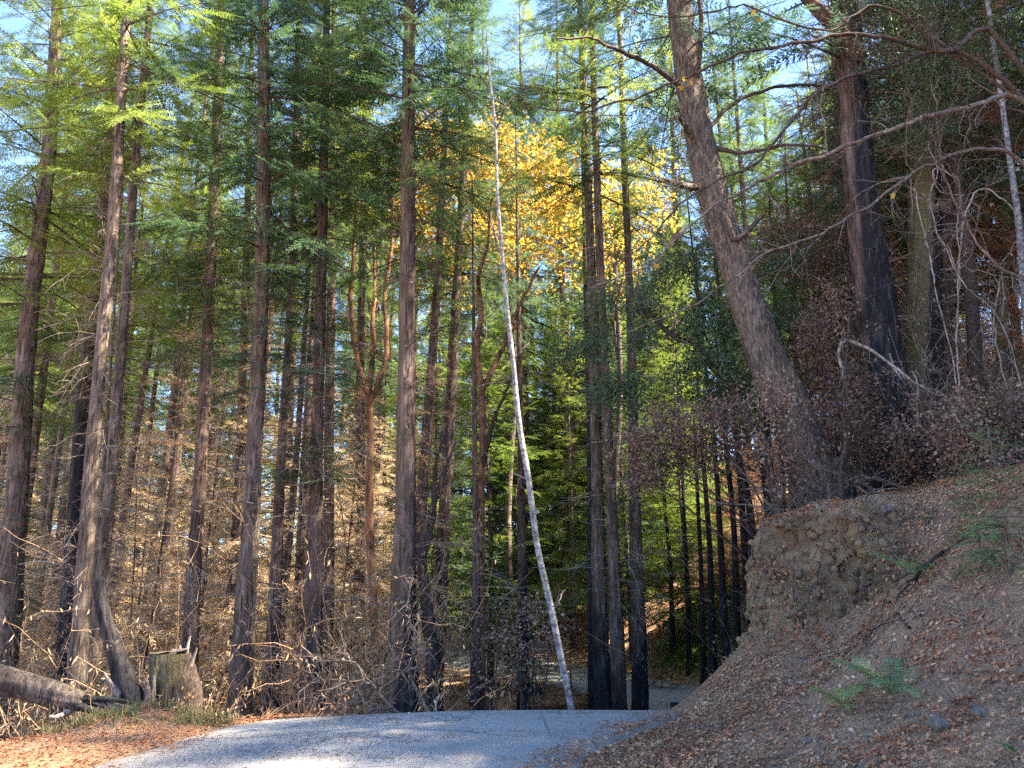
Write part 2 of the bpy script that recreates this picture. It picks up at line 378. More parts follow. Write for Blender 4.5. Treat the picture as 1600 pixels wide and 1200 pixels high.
for a in ks:
    wob = (1+.05*vnoise(np.arange(len(RS))*.35, a*0+(3 if a > 0 else 9), 0, 8)) if abs(a) > .95 else 1
    q = RS+nn*(a*HALF*wob)[:, None] if np.ndim(wob) else RS+nn*a*HALF
    zq = z_base(q[:, 0], q[:, 1])+.004-.05*(abs(a) > .99)+.03*(1-a*a)
    far = sstep((road_dist(q[:, 0], q[:, 1])-3.2)/8)
    rv.append(np.c_[q, zq]); dust.append(np.clip((abs(a)-.82)*4+.35*vnoise(q[:, 0]*2, q[:, 1]*2, 0, 4), 0, 1)*np.ones(len(q)))
rv = np.stack(rv, 0); nk, nr = rv.shape[:2]
i = np.arange(nk-1)[:, None]*nr; j = np.arange(nr-1)[None, :]
F = np.stack((i+j, i+j+1, i+nr+j+1, i+nr+j), -1).reshape(-1, 4)
g = G(); g.add(rv.reshape(-1, 3), F)
road = link('road', g.mesh('road', M_ROAD, True, {'dust': np.concatenate(dust)})); road['kind'] = 'structure'

# ------------------------------------------------------------------ shared foliage templates
def spray_tmpl(n=8, wide=.17, ang=52, seed=0, lw=.034):
    """a flat conifer spray of unit length along +x: a stem with paired leaflets"""
    rg = np.random.default_rng(seed); g = G()
    u = np.repeat(np.linspace(.04, .95, n), 2); s = np.tile((1, -1), n)
    a = R(ang)*(1-.25*u)+rg.normal(0, .12, 2*n)
    A = np.c_[np.cos(a), s*np.sin(a), rg.normal(-.1, .15, 2*n)]
    C = np.c_[u, np.zeros(2*n), -.12*u*u]
    L = wide*(1.1-.55*u)*rg.uniform(.8, 1.2, 2*n)
    B = np.c_[-s*np.sin(a)*s, np.cos(a), np.zeros(2*n)]
    W = lw
    m_ = C+A*L[:, None]*.5; Bn = nrm(np.cross(A, np.tile((0, 0, 1.), (2*n, 1))))
    V = np.stack((C, m_+Bn*W*.5, C+A*L[:, None], m_-Bn*W*.5), 1).reshape(-1, 3)
    g.add(V, np.arange(len(V)).reshape(-1, 4))
    g.add([(0, -.008, 0), (.5, -.006, -.03), (1.08, 0, -.13), (.5, .006, -.03)], [(0, 1, 2, 3)])
    return g.arrays()
def bough(L, droop, nb, seed, spray, dens=1.0, leafy=1.0, wid=.42):
    """a conifer bough along +x: returns (stem v,f), (foliage v,f)"""
    rg = np.random.default_rng(seed)
    s = np.linspace(0, 1, 7); bend = rg.normal(0, .05)
    pts = np.c_[s*L, bend*L*s*s, L*(.10*s-droop*s*s)]
    sv = tube(pts, np.linspace(.011+.008*L, .004, 7), 3)
    u = np.sort(rg.uniform(.10, 1.0, nb)); side = np.where(rg.random(nb) < .5, 1, -1)
    base = np.c_[u*L, bend*L*u*u, L*(.10*u-droop*u*u)]
    a = R(58)*(1-.35*u)+rg.normal(0, .18, nb)
    dz = rg.normal(-.18, .16, nb)
    A = np.c_[np.cos(a), side*np.sin(a), dz]
    ln = L*wid*(1.02-.72*u)*rg.uniform(.55, 1.15, nb)+.12
    M = frame(A, rg.normal(0, .35, nb), ln)
    fv = inst(spray[0], spray[1], M, base)
    # second-order sprays
    k = rg.integers(0, nb, int(nb*1.3)); uu = rg.uniform(.25, .8, len(k))
    base2 = base[k]+nrm(A[k])*(ln[k]*uu)[:, None]
    A2 = nrm(A[k])+np.c_[rg.uniform(.2, .9, len(k)), rg.normal(0, .6, len(k)), rg.normal(-.1, .2, len(k))]
    M2 = frame(A2, rg.normal(0, .4, len(k)), ln[k]*.6)
    fv2 = inst(spray[0], spray[1], M2, base2)
    return sv, fv, fv2
SPRAYS = [spray_tmpl(12, .135, 55, s, .030) for s in range(3)]
SPRAYC = [spray_tmpl(8, .21, 52, s, .05) for s in range(3)]
def crown_mesh(name, H, Rb, nbough, seed, mats, nb=15, droop=.22, top=.25, power=.8, low=0.0, up=.15, coarse=False):
    """a conifer crown, base at z=0, height H, lower radius Rb; slot 0 needles, slot 1 stems"""
    rg = np.random.default_rng(seed)
    B = []
    for k in range(5):
        B.append(bough(1.0, droop*(.7+.15*k), nb, seed*10+k, (SPRAYC if coarse else SPRAYS)[k % 3]))
    g = G()
    zz = np.sort(rg.uniform(0, 1, nbough)**.9)*H
    az = np.arange(nbough)*2.399+rg.normal(0, .5, nbough)
    env = (np.clip(1-zz/H, 0, 1)**power)*(1-top)+top*.35
    env *= np.where(zz/H < .12, .65+zz/H*3, 1)
    Lb = Rb*env*rg.uniform(.55, 1.12, nbough)+.25
    el = R(-12)+R(38)*zz/H+rg.normal(0, .14, nbough)+up*0
    D = np.c_[np.cos(az)*np.cos(el), np.sin(az)*np.cos(el), np.sin(el)]
    T = np.c_[np.zeros((nbough, 2)), zz]
    which = rg.integers(0, 5, nbough)
    for k in range(5):
        q = which == k
        if not q.any(): continue
        M = frame(D[q], rg.normal(0, .2, q.sum()), Lb[q])
        (sv, sf), (fv, ff), (f2v, f2f) = B[k]
        sv = sv*np.array((1, .6, .6))
        g.add(*inst(sv, sf, M, T[q]), 1)
        g.add(*inst(fv, ff, M, T[q]), 0); g.add(*inst(f2v, f2f, M, T[q]), 0)
    return g.mesh(name, mats)

C_TALL = [crown_mesh('tall_crown_%s' % 'abc'[k], 16, 4.0+.3*k, 118, 3+k, [L_DARK, M_DTWIG], 21) for k in range(2)]
C_TALL.append(C_TALL[0])
C_OPEN = [crown_mesh('open_crown_%s' % 'ab'[k], 15, 3.4, 74, 13+k, [L_TEAL, M_DTWIG], 21, .28) for k in range(2)]
C_FULL = [crown_mesh('full_crown_%s' % 'ab'[k], 18, 3.8, 170, 23+k, [L_LIME, M_DTWIG], 14, .2, coarse=True) for k in range(2)]
C_SMALL = [crown_mesh('small_crown_%s' % 'ab'[k], 5, 1.7, 56, 33+k, [L_DARK, M_DTWIG], 14, .3) for k in range(2)]
C_DEAD = [crown_mesh('scorched_crown_%s' % 'ab'[k], 7, 1.9, 85, 43+k, [L_TAN, M_TAN], 9, .5, coarse=True) for k in range(2)]

def snags_mesh(name, H, n, seed, Lm=1.4, r=.011, mat_=None):
    """thin dead side branches that stay on the trunks below the live crown"""
    rg = np.random.default_rng(seed)
    z = rg.uniform(0, H, n); az = rg.uniform(0, 6.28, n)
    D = np.c_[np.cos(az), np.sin(az), rg.normal(.0, .22, n)]
    g = G(); L = Lm*rg.uniform(.25, 1.1, n)
    v, f, p = twigs(np.c_[np.zeros((n, 2)), z], D, L, r*rg.uniform(.6, 1.2, n), rg, 6, .13, .09); g.add(v, f)
    k = np.repeat(np.arange(n), 4); s = rg.integers(2, 6, len(k)); base = p[k, s]
    d = nrm(p[k, s]-p[k, s-1])+rg.normal(0, .55, (len(k), 3))
    v, f, p2 = twigs(base, d, L[k]*rg.uniform(.15, .5, len(k)), r*.45, rg, 3, .2, .12); g.add(v, f)
    return g.mesh(name, mat_)
SNAG = [snags_mesh('snags_%s' % 'abcd'[k], 10, 85, 50+k, 1.7, .013, M_TWIG if k % 2 else M_PALE) for k in range(4)]
SNAGD = [snags_mesh('dark_snags_%s' % 'ab'[k], 10, 75, 60+k, 2.2, .011, M_DTWIG) for k in range(2)]

# ------------------------------------------------------------------ trees placed one by one
def trunk_mesh(pts, rad, bark, sides=28, step=.14, rough=.07, furrow=9, seed=0, char=None, moss=None):
    pts = np.asarray(pts, float); n = int(max(8, np.linalg.norm(np.diff(pts, axis=0), axis=1).sum()/step))
    L = np.concatenate(([0], np.cumsum(np.linalg.norm(np.diff(pts, axis=0), axis=1))))
    sp = smooth_path(pts, n); rr = np.interp(np.linspace(0, L[-1], n), L, rad)
    v, f = tube(sp, rr, sides, rough, seed, furrow)
    zz = v[:, 2]-pts[0][2]; c = sp[np.repeat(np.arange(n), sides)]; d = nrm((v-c)*np.array((1, 1, 0)))
    ch = np.zeros(len(v)); mo = np.zeros(len(v))
    nz = 1.6*fbm(v[:, 0]*2+seed, v[:, 1]*2, v[:, 2]*.7, 4, seed)
    if char is not None:                                         # (height, sidedness, direction)
        hgt, side, dirn = char
        sidef = (d@np.array((math.cos(dirn), math.sin(dirn), 0)))*side
        ch = sstep((hgt*(1+sidef)-zz)/(.25*hgt+.3)+nz*.8+.5)
    if moss is not None:
        mo = sstep((d@np.array((math.cos(moss[1]), math.sin(moss[1]), 0)))*1.2+.4+nz*.6)*moss[0]*(1-ch)
    g = G(); g.add(v, f)
    return g.mesh('trunk', bark, True, {'char': ch, 'moss': mo}), sp, rr

def tree(name, label, cat, px, Yd, bark, top=24.0, char=None, moss=None, crown=None, snags=None, sides=28, lean_top=None, group=None, furrow=9, rough=.07, flare=.55, fork=None, seed=None, step=.14, sink=.2):
    """px: [(px, py, width_px), ...] from the base upward at ground distance Yd (a scalar or one per point)"""
    seed = seed or int(abs(px[0][0]))+7
    wmax = max(w for a, b_, w in px); kw = .86 if wmax > 70 else None
    px = [(a, b_, w*(kw or (.77+.14*float(sstep((b_-760)/260))))) for a, b_, w in px] if furrow else [(a, b_, w*.88) for a, b_, w in px]
    Ys = Yd if isinstance(Yd, (list, tuple)) else [Yd]*len(px)
    pts = [P(a, b_, y) for (a, b_, w), y in zip(px, Ys)]
    dist = [math.hypot(p[1], p[2]-EYE) for p in pts]
    rad = [w/2/FPX*(p[1]*math.cos(PITCH)+(p[2]-EYE)*math.sin(PITCH))*.96 for (a, b_, w), p in zip(px, pts)]
    p0, p1 = pts[0], pts[1]
    d = (p1-p0); d = d/max(abs(d[2]), .1)
    gz = hz(p0[0], p0[1])
    if p0[2] > gz:                                               # carry the lower trunk down to the ground
        k = p0[2]-gz+sink; base = p0-d*k
        base[:2] = p0[:2]-d[:2]*k*.7
        pts.insert(0, base); r0 = rad[0]*1.12
        rad.insert(0, r0)
    else:
        pts[0] = np.array((p0[0], p0[1], gz-sink))
    # root flare
    a = pts[0]; u = (pts[1]-pts[0])/np.linalg.norm(pts[1]-pts[0]); seglen = np.linalg.norm(pts[1]-pts[0])
    if seglen > 1.2:
        pts[1:1] = [a+u*.35, a+u*.9]; r1 = rad[0]
        rad[0:1] = [r1*(1+flare), r1*(1+flare*.35), r1*1.04]
    if top:
        pl, pk = pts[-1], pts[-2]; dd = (pl-pk)/abs(pl[2]-pk[2]) if abs(pl[2]-pk[2]) > .1 else np.array((0, 0, 1.))
        if lean_top is not None: dd = np.array(lean_top)
        rl = rad[-1]; hrem = top-pl[2]
        for q in (.35, .7, 1.0):
            pts.append(pl+dd*hrem*q); rad.append(max(rl*(1-q*.93), .02))
    base = np.array((pts[0][0], pts[0][1], gz))
    loc = [np.array(p)-base for p in pts]
    me, sp, rr = trunk_mesh(loc, rad, bark, sides, step, rough, furrow, seed, char, moss)
    root = thing(name, base, label, cat, group)
    link('trunk', me, root)
    def at_z(z):
        k = np.argmin(np.abs(sp[:, 2]-z)); kk = min(k+6, len(sp)-1); k0 = max(kk-12, 0)
        return sp[k], nrm(sp[kk]-sp[k0])
    if crown:
        for ci, (me_, z0, sc, m_) in enumerate(crown):
            p, dr_ = at_z(z0-base[2])
            o = link('crown', me_, root, tuple(p))
            o.rotation_euler = (Vector(dr_).to_track_quat('Z', 'Y').to_matrix()@Matrix.Rotation(seed*1.7+ci, 3, 'Z')).to_euler()
            o.scale = (sc[0], sc[0], sc[1]) if isinstance(sc, tuple) else (sc,)*3
            if m_: rematerial(o, m_)
    if snags:
        me_, z0, sc = snags[:3]
        p, dr_ = at_z(max(z0-base[2], .2))
        o = link('dead_branches', me_, root, tuple(p)); o['kind'] = 'stuff'
        o.rotation_euler = (Vector(dr_).to_track_quat('Z', 'Y').to_matrix()@Matrix.Rotation(seed*2.3, 3, 'Z')).to_euler()
        o.scale = (sc, sc, 1.0)
        if len(snags) > 3: rematerial(o, snags[3])
    root['_x'] = 1; del root['_x']
    return root, sp, rr, base

def fdepth(p): return p[1]*math.cos(PITCH)+(p[2]-EYE)*math.sin(PITCH)
def limb(root, base, px, Ys, bark, name='limb', sides=8, seed=1, sub=0, subL=.6, leaf=None, char=None):
    """a limb drawn through photo pixels at given distances, as a part of root; sub adds side twigs to it"""
    pts = np.array([P(a, b_, y) for (a, b_, w), y in zip(px, Ys)])-base
    rad = [w/2/FPX*fdepth(p+base) for (a, b_, w), p in zip(px, pts)]
    n = max(10, int(np.linalg.norm(np.diff(pts, axis=0), axis=1).sum()/.12)); sp = smooth_path(pts, n)
    L = np.concatenate(([0], np.cumsum(np.linalg.norm(np.diff(pts, axis=0), axis=1))))
    rr = np.interp(np.linspace(0, L[-1], n), L, rad)
    rg = np.random.default_rng(seed); sp = sp+np.cumsum(rg.normal(0, .017, sp.shape), 0)*np.linspace(0, 1, n)[:, None]**.3
    g = G(); g.add(*tube(sp, rr, sides, .12, seed))
    if sub:
        k = rg.integers(int(n*.15), n-1, sub); d = nrm(sp[np.minimum(k+1, n-1)]-sp[k-1])+rg.normal(0, .75, (sub, 3))
        ln = subL*rg.uniform(.3, 1.2, sub)
        v, f, p = twigs(sp[k], d, ln, np.minimum(rr[k]*.5, .009)+.001, rg, 7, .2, .03, 4); g.add(v, f)
        kk = np.repeat(np.arange(sub), 3); s = rg.integers(2, 7, len(kk))
        v, f, p2 = twigs(p[kk, s], nrm(p[kk, s]-p[kk, s-1])+rg.normal(0, .6, (len(kk), 3)), ln[kk]*.5, .0035, rg, 5, .22, .03); g.add(v, f)
    v, f = g.arrays(); me = g.mesh(name, bark, True, {'char': np.zeros(len(v)), 'moss': np.zeros(len(v))})
    return link(name, me, root), sp

def foliage_cloud(name, root, mesh_mat, centers, radii, n, L, W, seed, flat=1.0, twig=None):
    """broad leaves gathered in clumps around given centres"""
    rg = np.random.default_rng(seed); centers = np.asarray(centers, float); g = G()
    per = n//len(centers)
    for c, r in zip(centers, radii):
        nc = max(3, int(per/14)); sub = c+nrm(rg.normal(0, 1, (nc, 3)))*r*(rg.random((nc, 1))**.45)*np.array((1, 1, flat))
        q = np.repeat(sub, 14, 0)+rg.normal(0, .13+.05*r, (nc*14, 3))
        A = rg.normal(0, 1, (len(q), 3))+np.array((0, 0, -.3))
        g.add(*leaves(q, A, L*rg.uniform(.6, 1.3, len(q)), W*rg.uniform(.6, 1.3, len(q)), rg), 0)
        if twig:
            v, f, p = twigs(np.tile(c, (nc, 1))*.6+sub*.4, sub-c, np.linalg.norm(sub-c, axis=1)*.9+.1, .006, rg, 4, .15); g.add(v, f, 1)
    me = g.mesh(name, [mesh_mat, twig] if twig else mesh_mat)
    return link(name, me, root)

# ------------------------------------------------------------------ near and middle trees, left to right
TR = {}
TR['l1'] = tree('redwood_tree', 'thick trunk with drooping green boughs, leftmost of the big trees', 'tree',
     [(10, 980, 46), (24, 800, 42), (45, 500, 34), (75, 250, 27), (90, 0, 20)], 15, M_GREY, crown=[(C_TALL[0], 6.2, .8, L_LIME), (C_SMALL[0], 4.0, .8, None), (C_SMALL[1], 1.0, .55, None)], snags=(SNAG[0], 1, 1))
TR['l2'] = tree('burnt_redwood_tree', 'black charred trunk just behind the two slim grey trunks at the left', 'tree',
     [(106, 1000, 33), (112, 900, 30), (130, 620, 26), (160, 350, 24), (175, 100, 20)], 17.5, M_RED, char=(9, .1, 3.1), crown=[(C_TALL[1], 9.5, .7, L_LIME)], snags=(SNAG[1], 1, 1))
TR['l3'] = tree('slim_conifer_tree', 'straight grey knobbly trunk in front of the charred one at the left', 'tree',
     [(118, 1100, 33), (128, 950, 30), (150, 640, 26), (178, 330, 22), (195, 60, 18)], 12.8, M_GREY, crown=[(C_OPEN[0], 8.6, .85, L_LIME)], snags=(SNAG[1], 1.5, .6))
TR['l4'] = tree('slim_conifer_tree', 'thinner grey trunk rising behind the burnt snag and the fallen log', 'tree',
     [(138, 1100, 25), (160, 900, 22), (185, 600, 20), (212, 250, 16), (232, 40, 13)], 13.4, M_GREY, crown=[(C_OPEN[1], 9.5, .7, L_LIME)], snags=(SNAG[3], 1.5, .8))
TR['t5'] = tree('redwood_tree', 'dark reddish trunk just behind the sawn mossy stump', 'tree',
     [(296, 1090, 31), (300, 950, 28), (315, 700, 24), (330, 400, 22), (340, 150, 18)], 17, M_RED, char=(1.2, .2, 0), crown=[(C_TALL[2], 7.6, .65, None), (C_SMALL[0], 6.2, .9, L_TEAL)], snags=(SNAG[0], .5, 1))
TR['t6'] = tree('redwood_tree', 'narrow dark trunk close behind the left side of the broad grey redwood', 'tree',
     [(353, 1095, 20), (356, 1000, 18), (372, 750, 16), (385, 400, 14), (390, 200, 11)], 19.5, M_RED, char=(2, .2, 0), crown=[(C_OPEN[0], 9, .7, L_LIME)], snags=(SNAG[2], .5, 1))
TR['t7'] = tree('redwood_tree', 'broad grey redwood at the verge to the right of the stump', 'tree',
     [(374, 1118, 44), (380, 1000, 38), (395, 750, 33), (410, 400, 29), (412, 100, 22)], 14, M_GREY, crown=[(C_TALL[1], 6.9, .7, None), (C_SMALL[1], 5.0, (1.1, .5), L_TEAL)], snags=(SNAG[1], 1, 1), sides=36, furrow=13, step=.1)
TR['t8'] = tree('redwood_tree', 'dark trunk half hidden behind the right side of the broad grey redwood', 'tree',
     [(424, 1105, 30), (427, 1000, 25), (440, 700, 18), (455, 450, 14), (462, 200, 12)], 16, M_RED, char=(2.5, .4, 0), crown=[(C_OPEN[1], 8.5, .7, L_DARK)], snags=(SNAG[3], 0, 1))
TR['t9'] = tree('redwood_tree', 'reddish redwood with a low green bough, left one of a close pair', 'tree',
     [(486, 1115, 40), (489, 950, 32), (495, 700, 26), (503, 400, 21), (508, 150, 16)], 15, M_RED, char=(1.8, .7, 0), crown=[(C_TALL[0], 8, .65, None), (C_SMALL[0], 3.1, (.95, .26), L_TEAL), (C_SMALL[1], 5.2, (1.1, .45), L_TEAL)], snags=(SNAG[0], .3, 1))
TR['t10'] = tree('redwood_tree', 'reddish redwood, right one of a close pair', 'tree',
     [(511, 1080, 25), (513, 900, 22), (515, 600, 19), (518, 440, 17), (520, 200, 13)], 18, M_RED, char=(1.5, .3, 0), crown=[(C_OPEN[1], 9.5, .7, L_LIME)], snags=(SNAG[1], .5, 1))
TR['t11'] = tree('redwood_tree', 'sunlit rust-coloured trunk behind the forked madrone', 'tree',
     [(558, 1090, 26), (560, 950, 23), (565, 800, 20), (563, 600, 17), (568, 300, 13)], 22, M_RED, char=(1.5, .3, 0), crown=[(C_TALL[2], 13, .6, None)], snags=(SNAG[2], .5, 1.1))
r_, sp_, rr_, b_ = tree('madrone_tree', 'slender orange-barked tree forking into several upright limbs left of the largest trunk', 'tree',
     [(592, 1100, 19), (584, 960, 16), (577, 800, 15), (579, 690, 14), (575, 610, 12)], 16.5, M_MAD, top=None, sides=14, rough=.05, furrow=0, flare=.2)
limb(r_, b_, [(575, 615, 11), (560, 560, 9), (553, 480, 8), (562, 400, 6), (572, 300, 4)], [16.5, 16.4, 16.3, 16.2, 16], M_MAD, sub=26, subL=1.1, seed=2)
limb(r_, b_, [(576, 640, 10), (592, 590, 9), (604, 540, 8), (606, 460, 7), (618, 370, 5), (612, 280, 3)], [16.5, 16.5, 16.6, 16.7, 16.8, 17], M_MAD, sub=26, subL=1.1, seed=3)
limb(r_, b_, [(576, 620, 9), (581, 560, 8), (580, 470, 6), (586, 380, 4)], [16.5, 16.7, 17, 17.2], M_MAD, sub=20, subL=.9, seed=4)
TR['t13'] = tree('redwood_tree', 'largest redwood trunk left of the middle, mossy and dark at its foot', 'tree',
     [(626, 1118, 60), (629, 1000, 50), (633, 800, 42), (636, 500, 34), (638, 200, 28), (640, 0, 22)], 14, M_RED, char=(2.2, .9, 0), moss=(.3, 3.3), crown=[(C_OPEN[0], 7.6, .85, L_DARK), (C_TALL[0], 8.8, .8, None)], snags=(SNAG[3], 1, 1), sides=40, furrow=15, step=.09)
r_, sp_, rr_, b_ = tree('burnt_snag', 'crooked charred dead trunk leaning beside the largest redwood', 'dead tree',
     [(680, 1118, 26), (676, 1040, 23), (668, 960, 20), (660, 880, 16), (668, 820, 12), (690, 750, 9), (712, 690, 5)], 14.5, M_RED, top=None, char=(2.5, .3, 0), sides=18, rough=.18)
limb(r_, b_, [(662, 870, 10), (675, 800, 8), (682, 720, 6), (700, 660, 4)], [14.5, 14.4, 14.3, 14.2], M_DTWIG, sub=14, subL=.7, seed=6)
TR['t15'] = tree('redwood_tree', 'thin upright trunk beside the curving orange madrone right of the largest redwood', 'tree',
     [(742, 1112, 22), (744, 1000, 17), (743, 800, 12), (741, 600, 9)], 18, M_RED, top=11.5, char=(1.4, .3, 0), snags=(SNAG[0], .5, .9), sides=18)
r_, sp_, rr_, b_ = tree('madrone_tree', 'orange-barked tree with a wavy trunk and two forks near the middle', 'tree',
     [(752, 1105, 18), (752, 950, 15), (752, 800, 13), (754, 650, 11), (752, 600, 10)], 18.5, M_MAD, top=None, sides=14, rough=.05, furrow=0, flare=.2)
limb(r_, b_, [(753, 605, 10), (745, 550, 9), (750, 490, 8), (744, 440, 7), (756, 380, 5), (760, 300, 3)], [18.5, 18.5, 18.4, 18.4, 18.3, 18.2], M_MAD, sub=24, subL=1.0, seed=12)
limb(r_, b_, [(753, 610, 10), (768, 575, 8), (785, 530, 7), (800, 480, 5), (830, 420, 3)], [18.5, 18.6, 18.8, 19, 19.2], M_MAD, sub=24, subL=1.0, seed=13)
limb(r_, b_, [(753, 730, 8), (775, 660, 6), (795, 610, 4), (812, 560, 3)], [18.5, 18.4, 18.2, 18], M_DTWIG, sub=14, subL=.8, seed=14)
TR['t16'] = tree('burnt_redwood_tree', 'black-footed trunk standing before the far road, left of the pale leaning pole', 'tree',
     [(818, 1080, 22), (817, 980, 19), (815, 800, 16), (812, 600, 12)], 22.5, M_RED, top=17, crown=[(C_OPEN[0], 9, (.5, .5), None)], char=(4, .2, 0), snags=(SNAGD[0], 1, .9))
r_, sp_, rr_, b_ = tree('alder_tree', 'slender pale mottled pole leaning left across the middle of the road view', 'tree',
     [(896, 1122, 13), (879, 1040, 12), (861, 950, 12), (839, 850, 11), (826, 750, 11), (811, 660, 10), (801, 560, 9), (792, 480, 8), (785, 400, 7), (777, 300, 6), (774, 200, 5), (765, 120, 4), (760, 50, 2)], 11.2, M_ALD, top=None, sides=16, rough=.03, furrow=0, flare=.15, step=.1)
for q, pp in enumerate([[(774, 205, 3), (800, 160, 2), (838, 132, 1)], [(785, 400, 3), (770, 372, 3), (762, 340, 2)], [(801, 560, 4), (816, 548, 3), (824, 530, 2)], [(826, 750, 4), (812, 742, 3), (800, 728, 2)], [(861, 950, 5), (874, 936, 3), (880, 925, 2)], [(777, 300, 3), (800, 272, 2), (822, 262, 1)], [(768, 140, 2), (748, 110, 2), (735, 70, 1)]]):
    limb(r_, b_, pp, [11.2, 11.2, 11.3], M_DTWIG if q in (0, 5, 6) else M_TWIG, sub=8 if q in (0, 5, 6) else 1, subL=.5, seed=17+q, sides=6)
TR['b17'] = tree('burnt_redwood_tree', 'thin black trunk close behind the left one of the three grey redwoods', 'tree',
     [(926, 1085, 17), (924, 950, 15), (921, 700, 12), (915, 450, 9)], 21, M_BURN, char=(3, 0, 0), snags=(SNAGD[1], 1, .8), sides=14)
TR['c1'] = tree('redwood_tree', 'left one of the three straight grey trunks with black feet beside the road', 'tree',
     [(943, 1120, 35), (938, 1000, 30), (934, 800, 26), (925, 450, 19), (910, 100, 13)], 18.4, M_GREY, char=(2.7, .25, 2.6), crown=[(C_OPEN[0], 10, .95, L_LIME)], snags=(SNAG[1], 1, 1.1))
TR['c2'] = tree('redwood_tree', 'middle one of the three straight grey trunks with black feet beside the road', 'tree',
     [(968, 1120, 29), (964, 1000, 26), (956, 800, 22), (941, 500, 18), (928, 130, 13)], 18.0, M_GREY, char=(1.5, .25, 2.6), crown=[(C_OPEN[1], 11, .95, L_LIME)], snags=(SNAG[0], 1, 1.0))
TR['c3'] = tree('redwood_tree', 'right one of the three straight grey trunks with black feet beside the road', 'tree',
     [(1000, 1120, 31), (998, 1000, 27), (992, 800, 24), (985, 500, 17), (970, 100, 11)], 18.6, M_GREY, char=(2.0, .4, .3), crown=[(C_OPEN[0], 10.5, .95, None)], snags=(SNAG[2], 1, 1.1))

r_, sp_, rr_, fb = tree('leaning_fir_tree', 'stout rough-barked fir leaning left from the top of the cut bank', 'tree',
     [(1278, 745, 100), (1250, 680, 86), (1200, 560, 70), (1150, 420, 58), (1105, 270, 55), (1076, 120, 48), (1060, 0, 42)], 12.6, M_FIR, top=19, char=(1.1, .9, -.2), sides=48, furrow=19, rough=.06, step=.07, crown=[(C_OPEN[1], 10.5, 1.1, None)], flare=.15, lean_top=(-.05, .1, 1))
for k, (px, ys) in enumerate([
    ([(1068, 138, 9), (1010, 100, 7), (965, 82, 6), (925, 70, 4), (870, 72, 3)], [12.3, 11.8, 11.3, 10.8, 10.4]),
    ([(1088, 120, 9), (1098, 70, 8), (1102, 20, 7), (1098, -30, 6)], [12.4, 12.2, 12.0, 11.9]),
    ([(1090, 292, 14), (1060, 285, 10), (1035, 278, 5), (1015, 280, 3)], [12.4, 12, 11.7, 11.4]),
    ([(1080, 212, 9), (1062, 196, 7), (1045, 186, 4)], [12.4, 12.1, 11.9]),
    ([(1128, 335, 14), (1140, 360, 12), (1150, 378, 10), (1168, 368, 8), (1190, 345, 6)], [12.2, 12.0, 11.9, 11.9, 11.9]),
    ([(1118, 232, 8), (1160, 238, 6), (1220, 232, 5), (1290, 244, 3)], [12.5, 12.4, 12.2, 12.0]),
    ([(1108, 200, 7), (1150, 160, 6), (1230, 130, 5), (1300, 128, 3)], [12.5, 12.7, 13, 13.3])]):
    limb(r_, fb, px, ys, M_DTWIG if k in (0, 1, 4, 5, 6) else M_FIR, sub=14 if k != 4 else 5, subL=.9, seed=30+k, name='limb')
r_, sp_, rr_, b_ = tree('burnt_redwood_tree', 'stout trunk on the bank with its right side burnt black, right of the leaning fir', 'tree',
     [(1392, 742, 92), (1384, 620, 80), (1370, 500, 70), (1358, 400, 62), (1345, 300, 56), (1328, 100, 50), (1320, 0, 46)], 13, M_RED, top=24, char=(8, 1.1, -.35), sides=48, furrow=17, rough=.09, step=.08, crown=[(C_OPEN[0], 9.5, 1.2, None)], snags=(SNAG[3], 3, 1.2))
limb(r_, b_, [(1345, 90, 26), (1300, 40, 22), (1260, -10, 18), (1240, -60, 14)], [12.8, 12.3, 12, 11.8], M_RED, sub=10, subL=1, seed=41)
r_, sp_, rr_, b_ = tree('mossy_fir_tree', 'thick trunk mossy on its left and charred on its right, on the bank', 'tree',
     [(1450, 735, 84), (1446, 620, 68), (1445, 500, 60), (1446, 250, 52), (1452, 100, 48)], 14, M_FIR, top=24, char=(5.0, 1.25, .05), moss=(1.0, 3.0), sides=44, furrow=17, rough=.06, step=.08, crown=[(C_OPEN[1], 8.5, 1.1, L_BAY)], snags=(SNAG[0], 3, 1.2))
TR['r4'] = tree('redwood_tree', 'narrow reddish-brown trunk right behind the mossy fir on the bank', 'tree',
     [(1492, 690, 32), (1487, 600, 28), (1480, 420, 26), (1484, 200, 22)], 16, M_RED, char=(2, .2, 0), crown=[(C_OPEN[0], 9, 1.0, L_RUST)], snags=(SNAG[1], 2, 1.3))
TR['r5'] = tree('redwood_tree', 'brown trunk in the brush uphill at the right edge', 'tree',
     [(1562, 690, 24), (1566, 500, 22), (1572, 350, 20), (1580, 200, 17)], 17.5, M_FIR, moss=(.8, 3), crown=[(C_OPEN[1], 9, 1.0, L_RUST)], snags=(SNAG[2], 2, 1.3))
TR['r6'] = tree('alder_tree', 'thin white pole leaning left at the right edge above the brush', 'tree',
     [(1602, 470, 14), (1592, 350, 12), (1578, 250, 10), (1560, 120, 9), (1545, 20, 8)], 11.5, M_ALD, top=14, sides=12, rough=.03, furrow=0, flare=.1)
tree('scorched_sapling', 'small crooked dark stem at the lip of the cut bank', 'sapling',
     [(1318, 790, 13), (1312, 740, 11), (1322, 690, 10), (1316, 640, 8), (1320, 590, 6)], 11.4, M_DTWIG, top=5.6, sides=10, rough=.2, furrow=0, flare=.15)
tree('burnt_pole_tree', 'slim black trunk on the slope above the far road, nearer the road', 'tree',
     [(1141, 1056, 17), (1132, 980, 14), (1126, 850, 12), (1118, 720, 10), (1105, 600, 8)], 20.5, M_BURN, top=13, char=(9, 0, 0), sides=14, snags=(SNAGD[0], 1.5, .7), flare=.3)
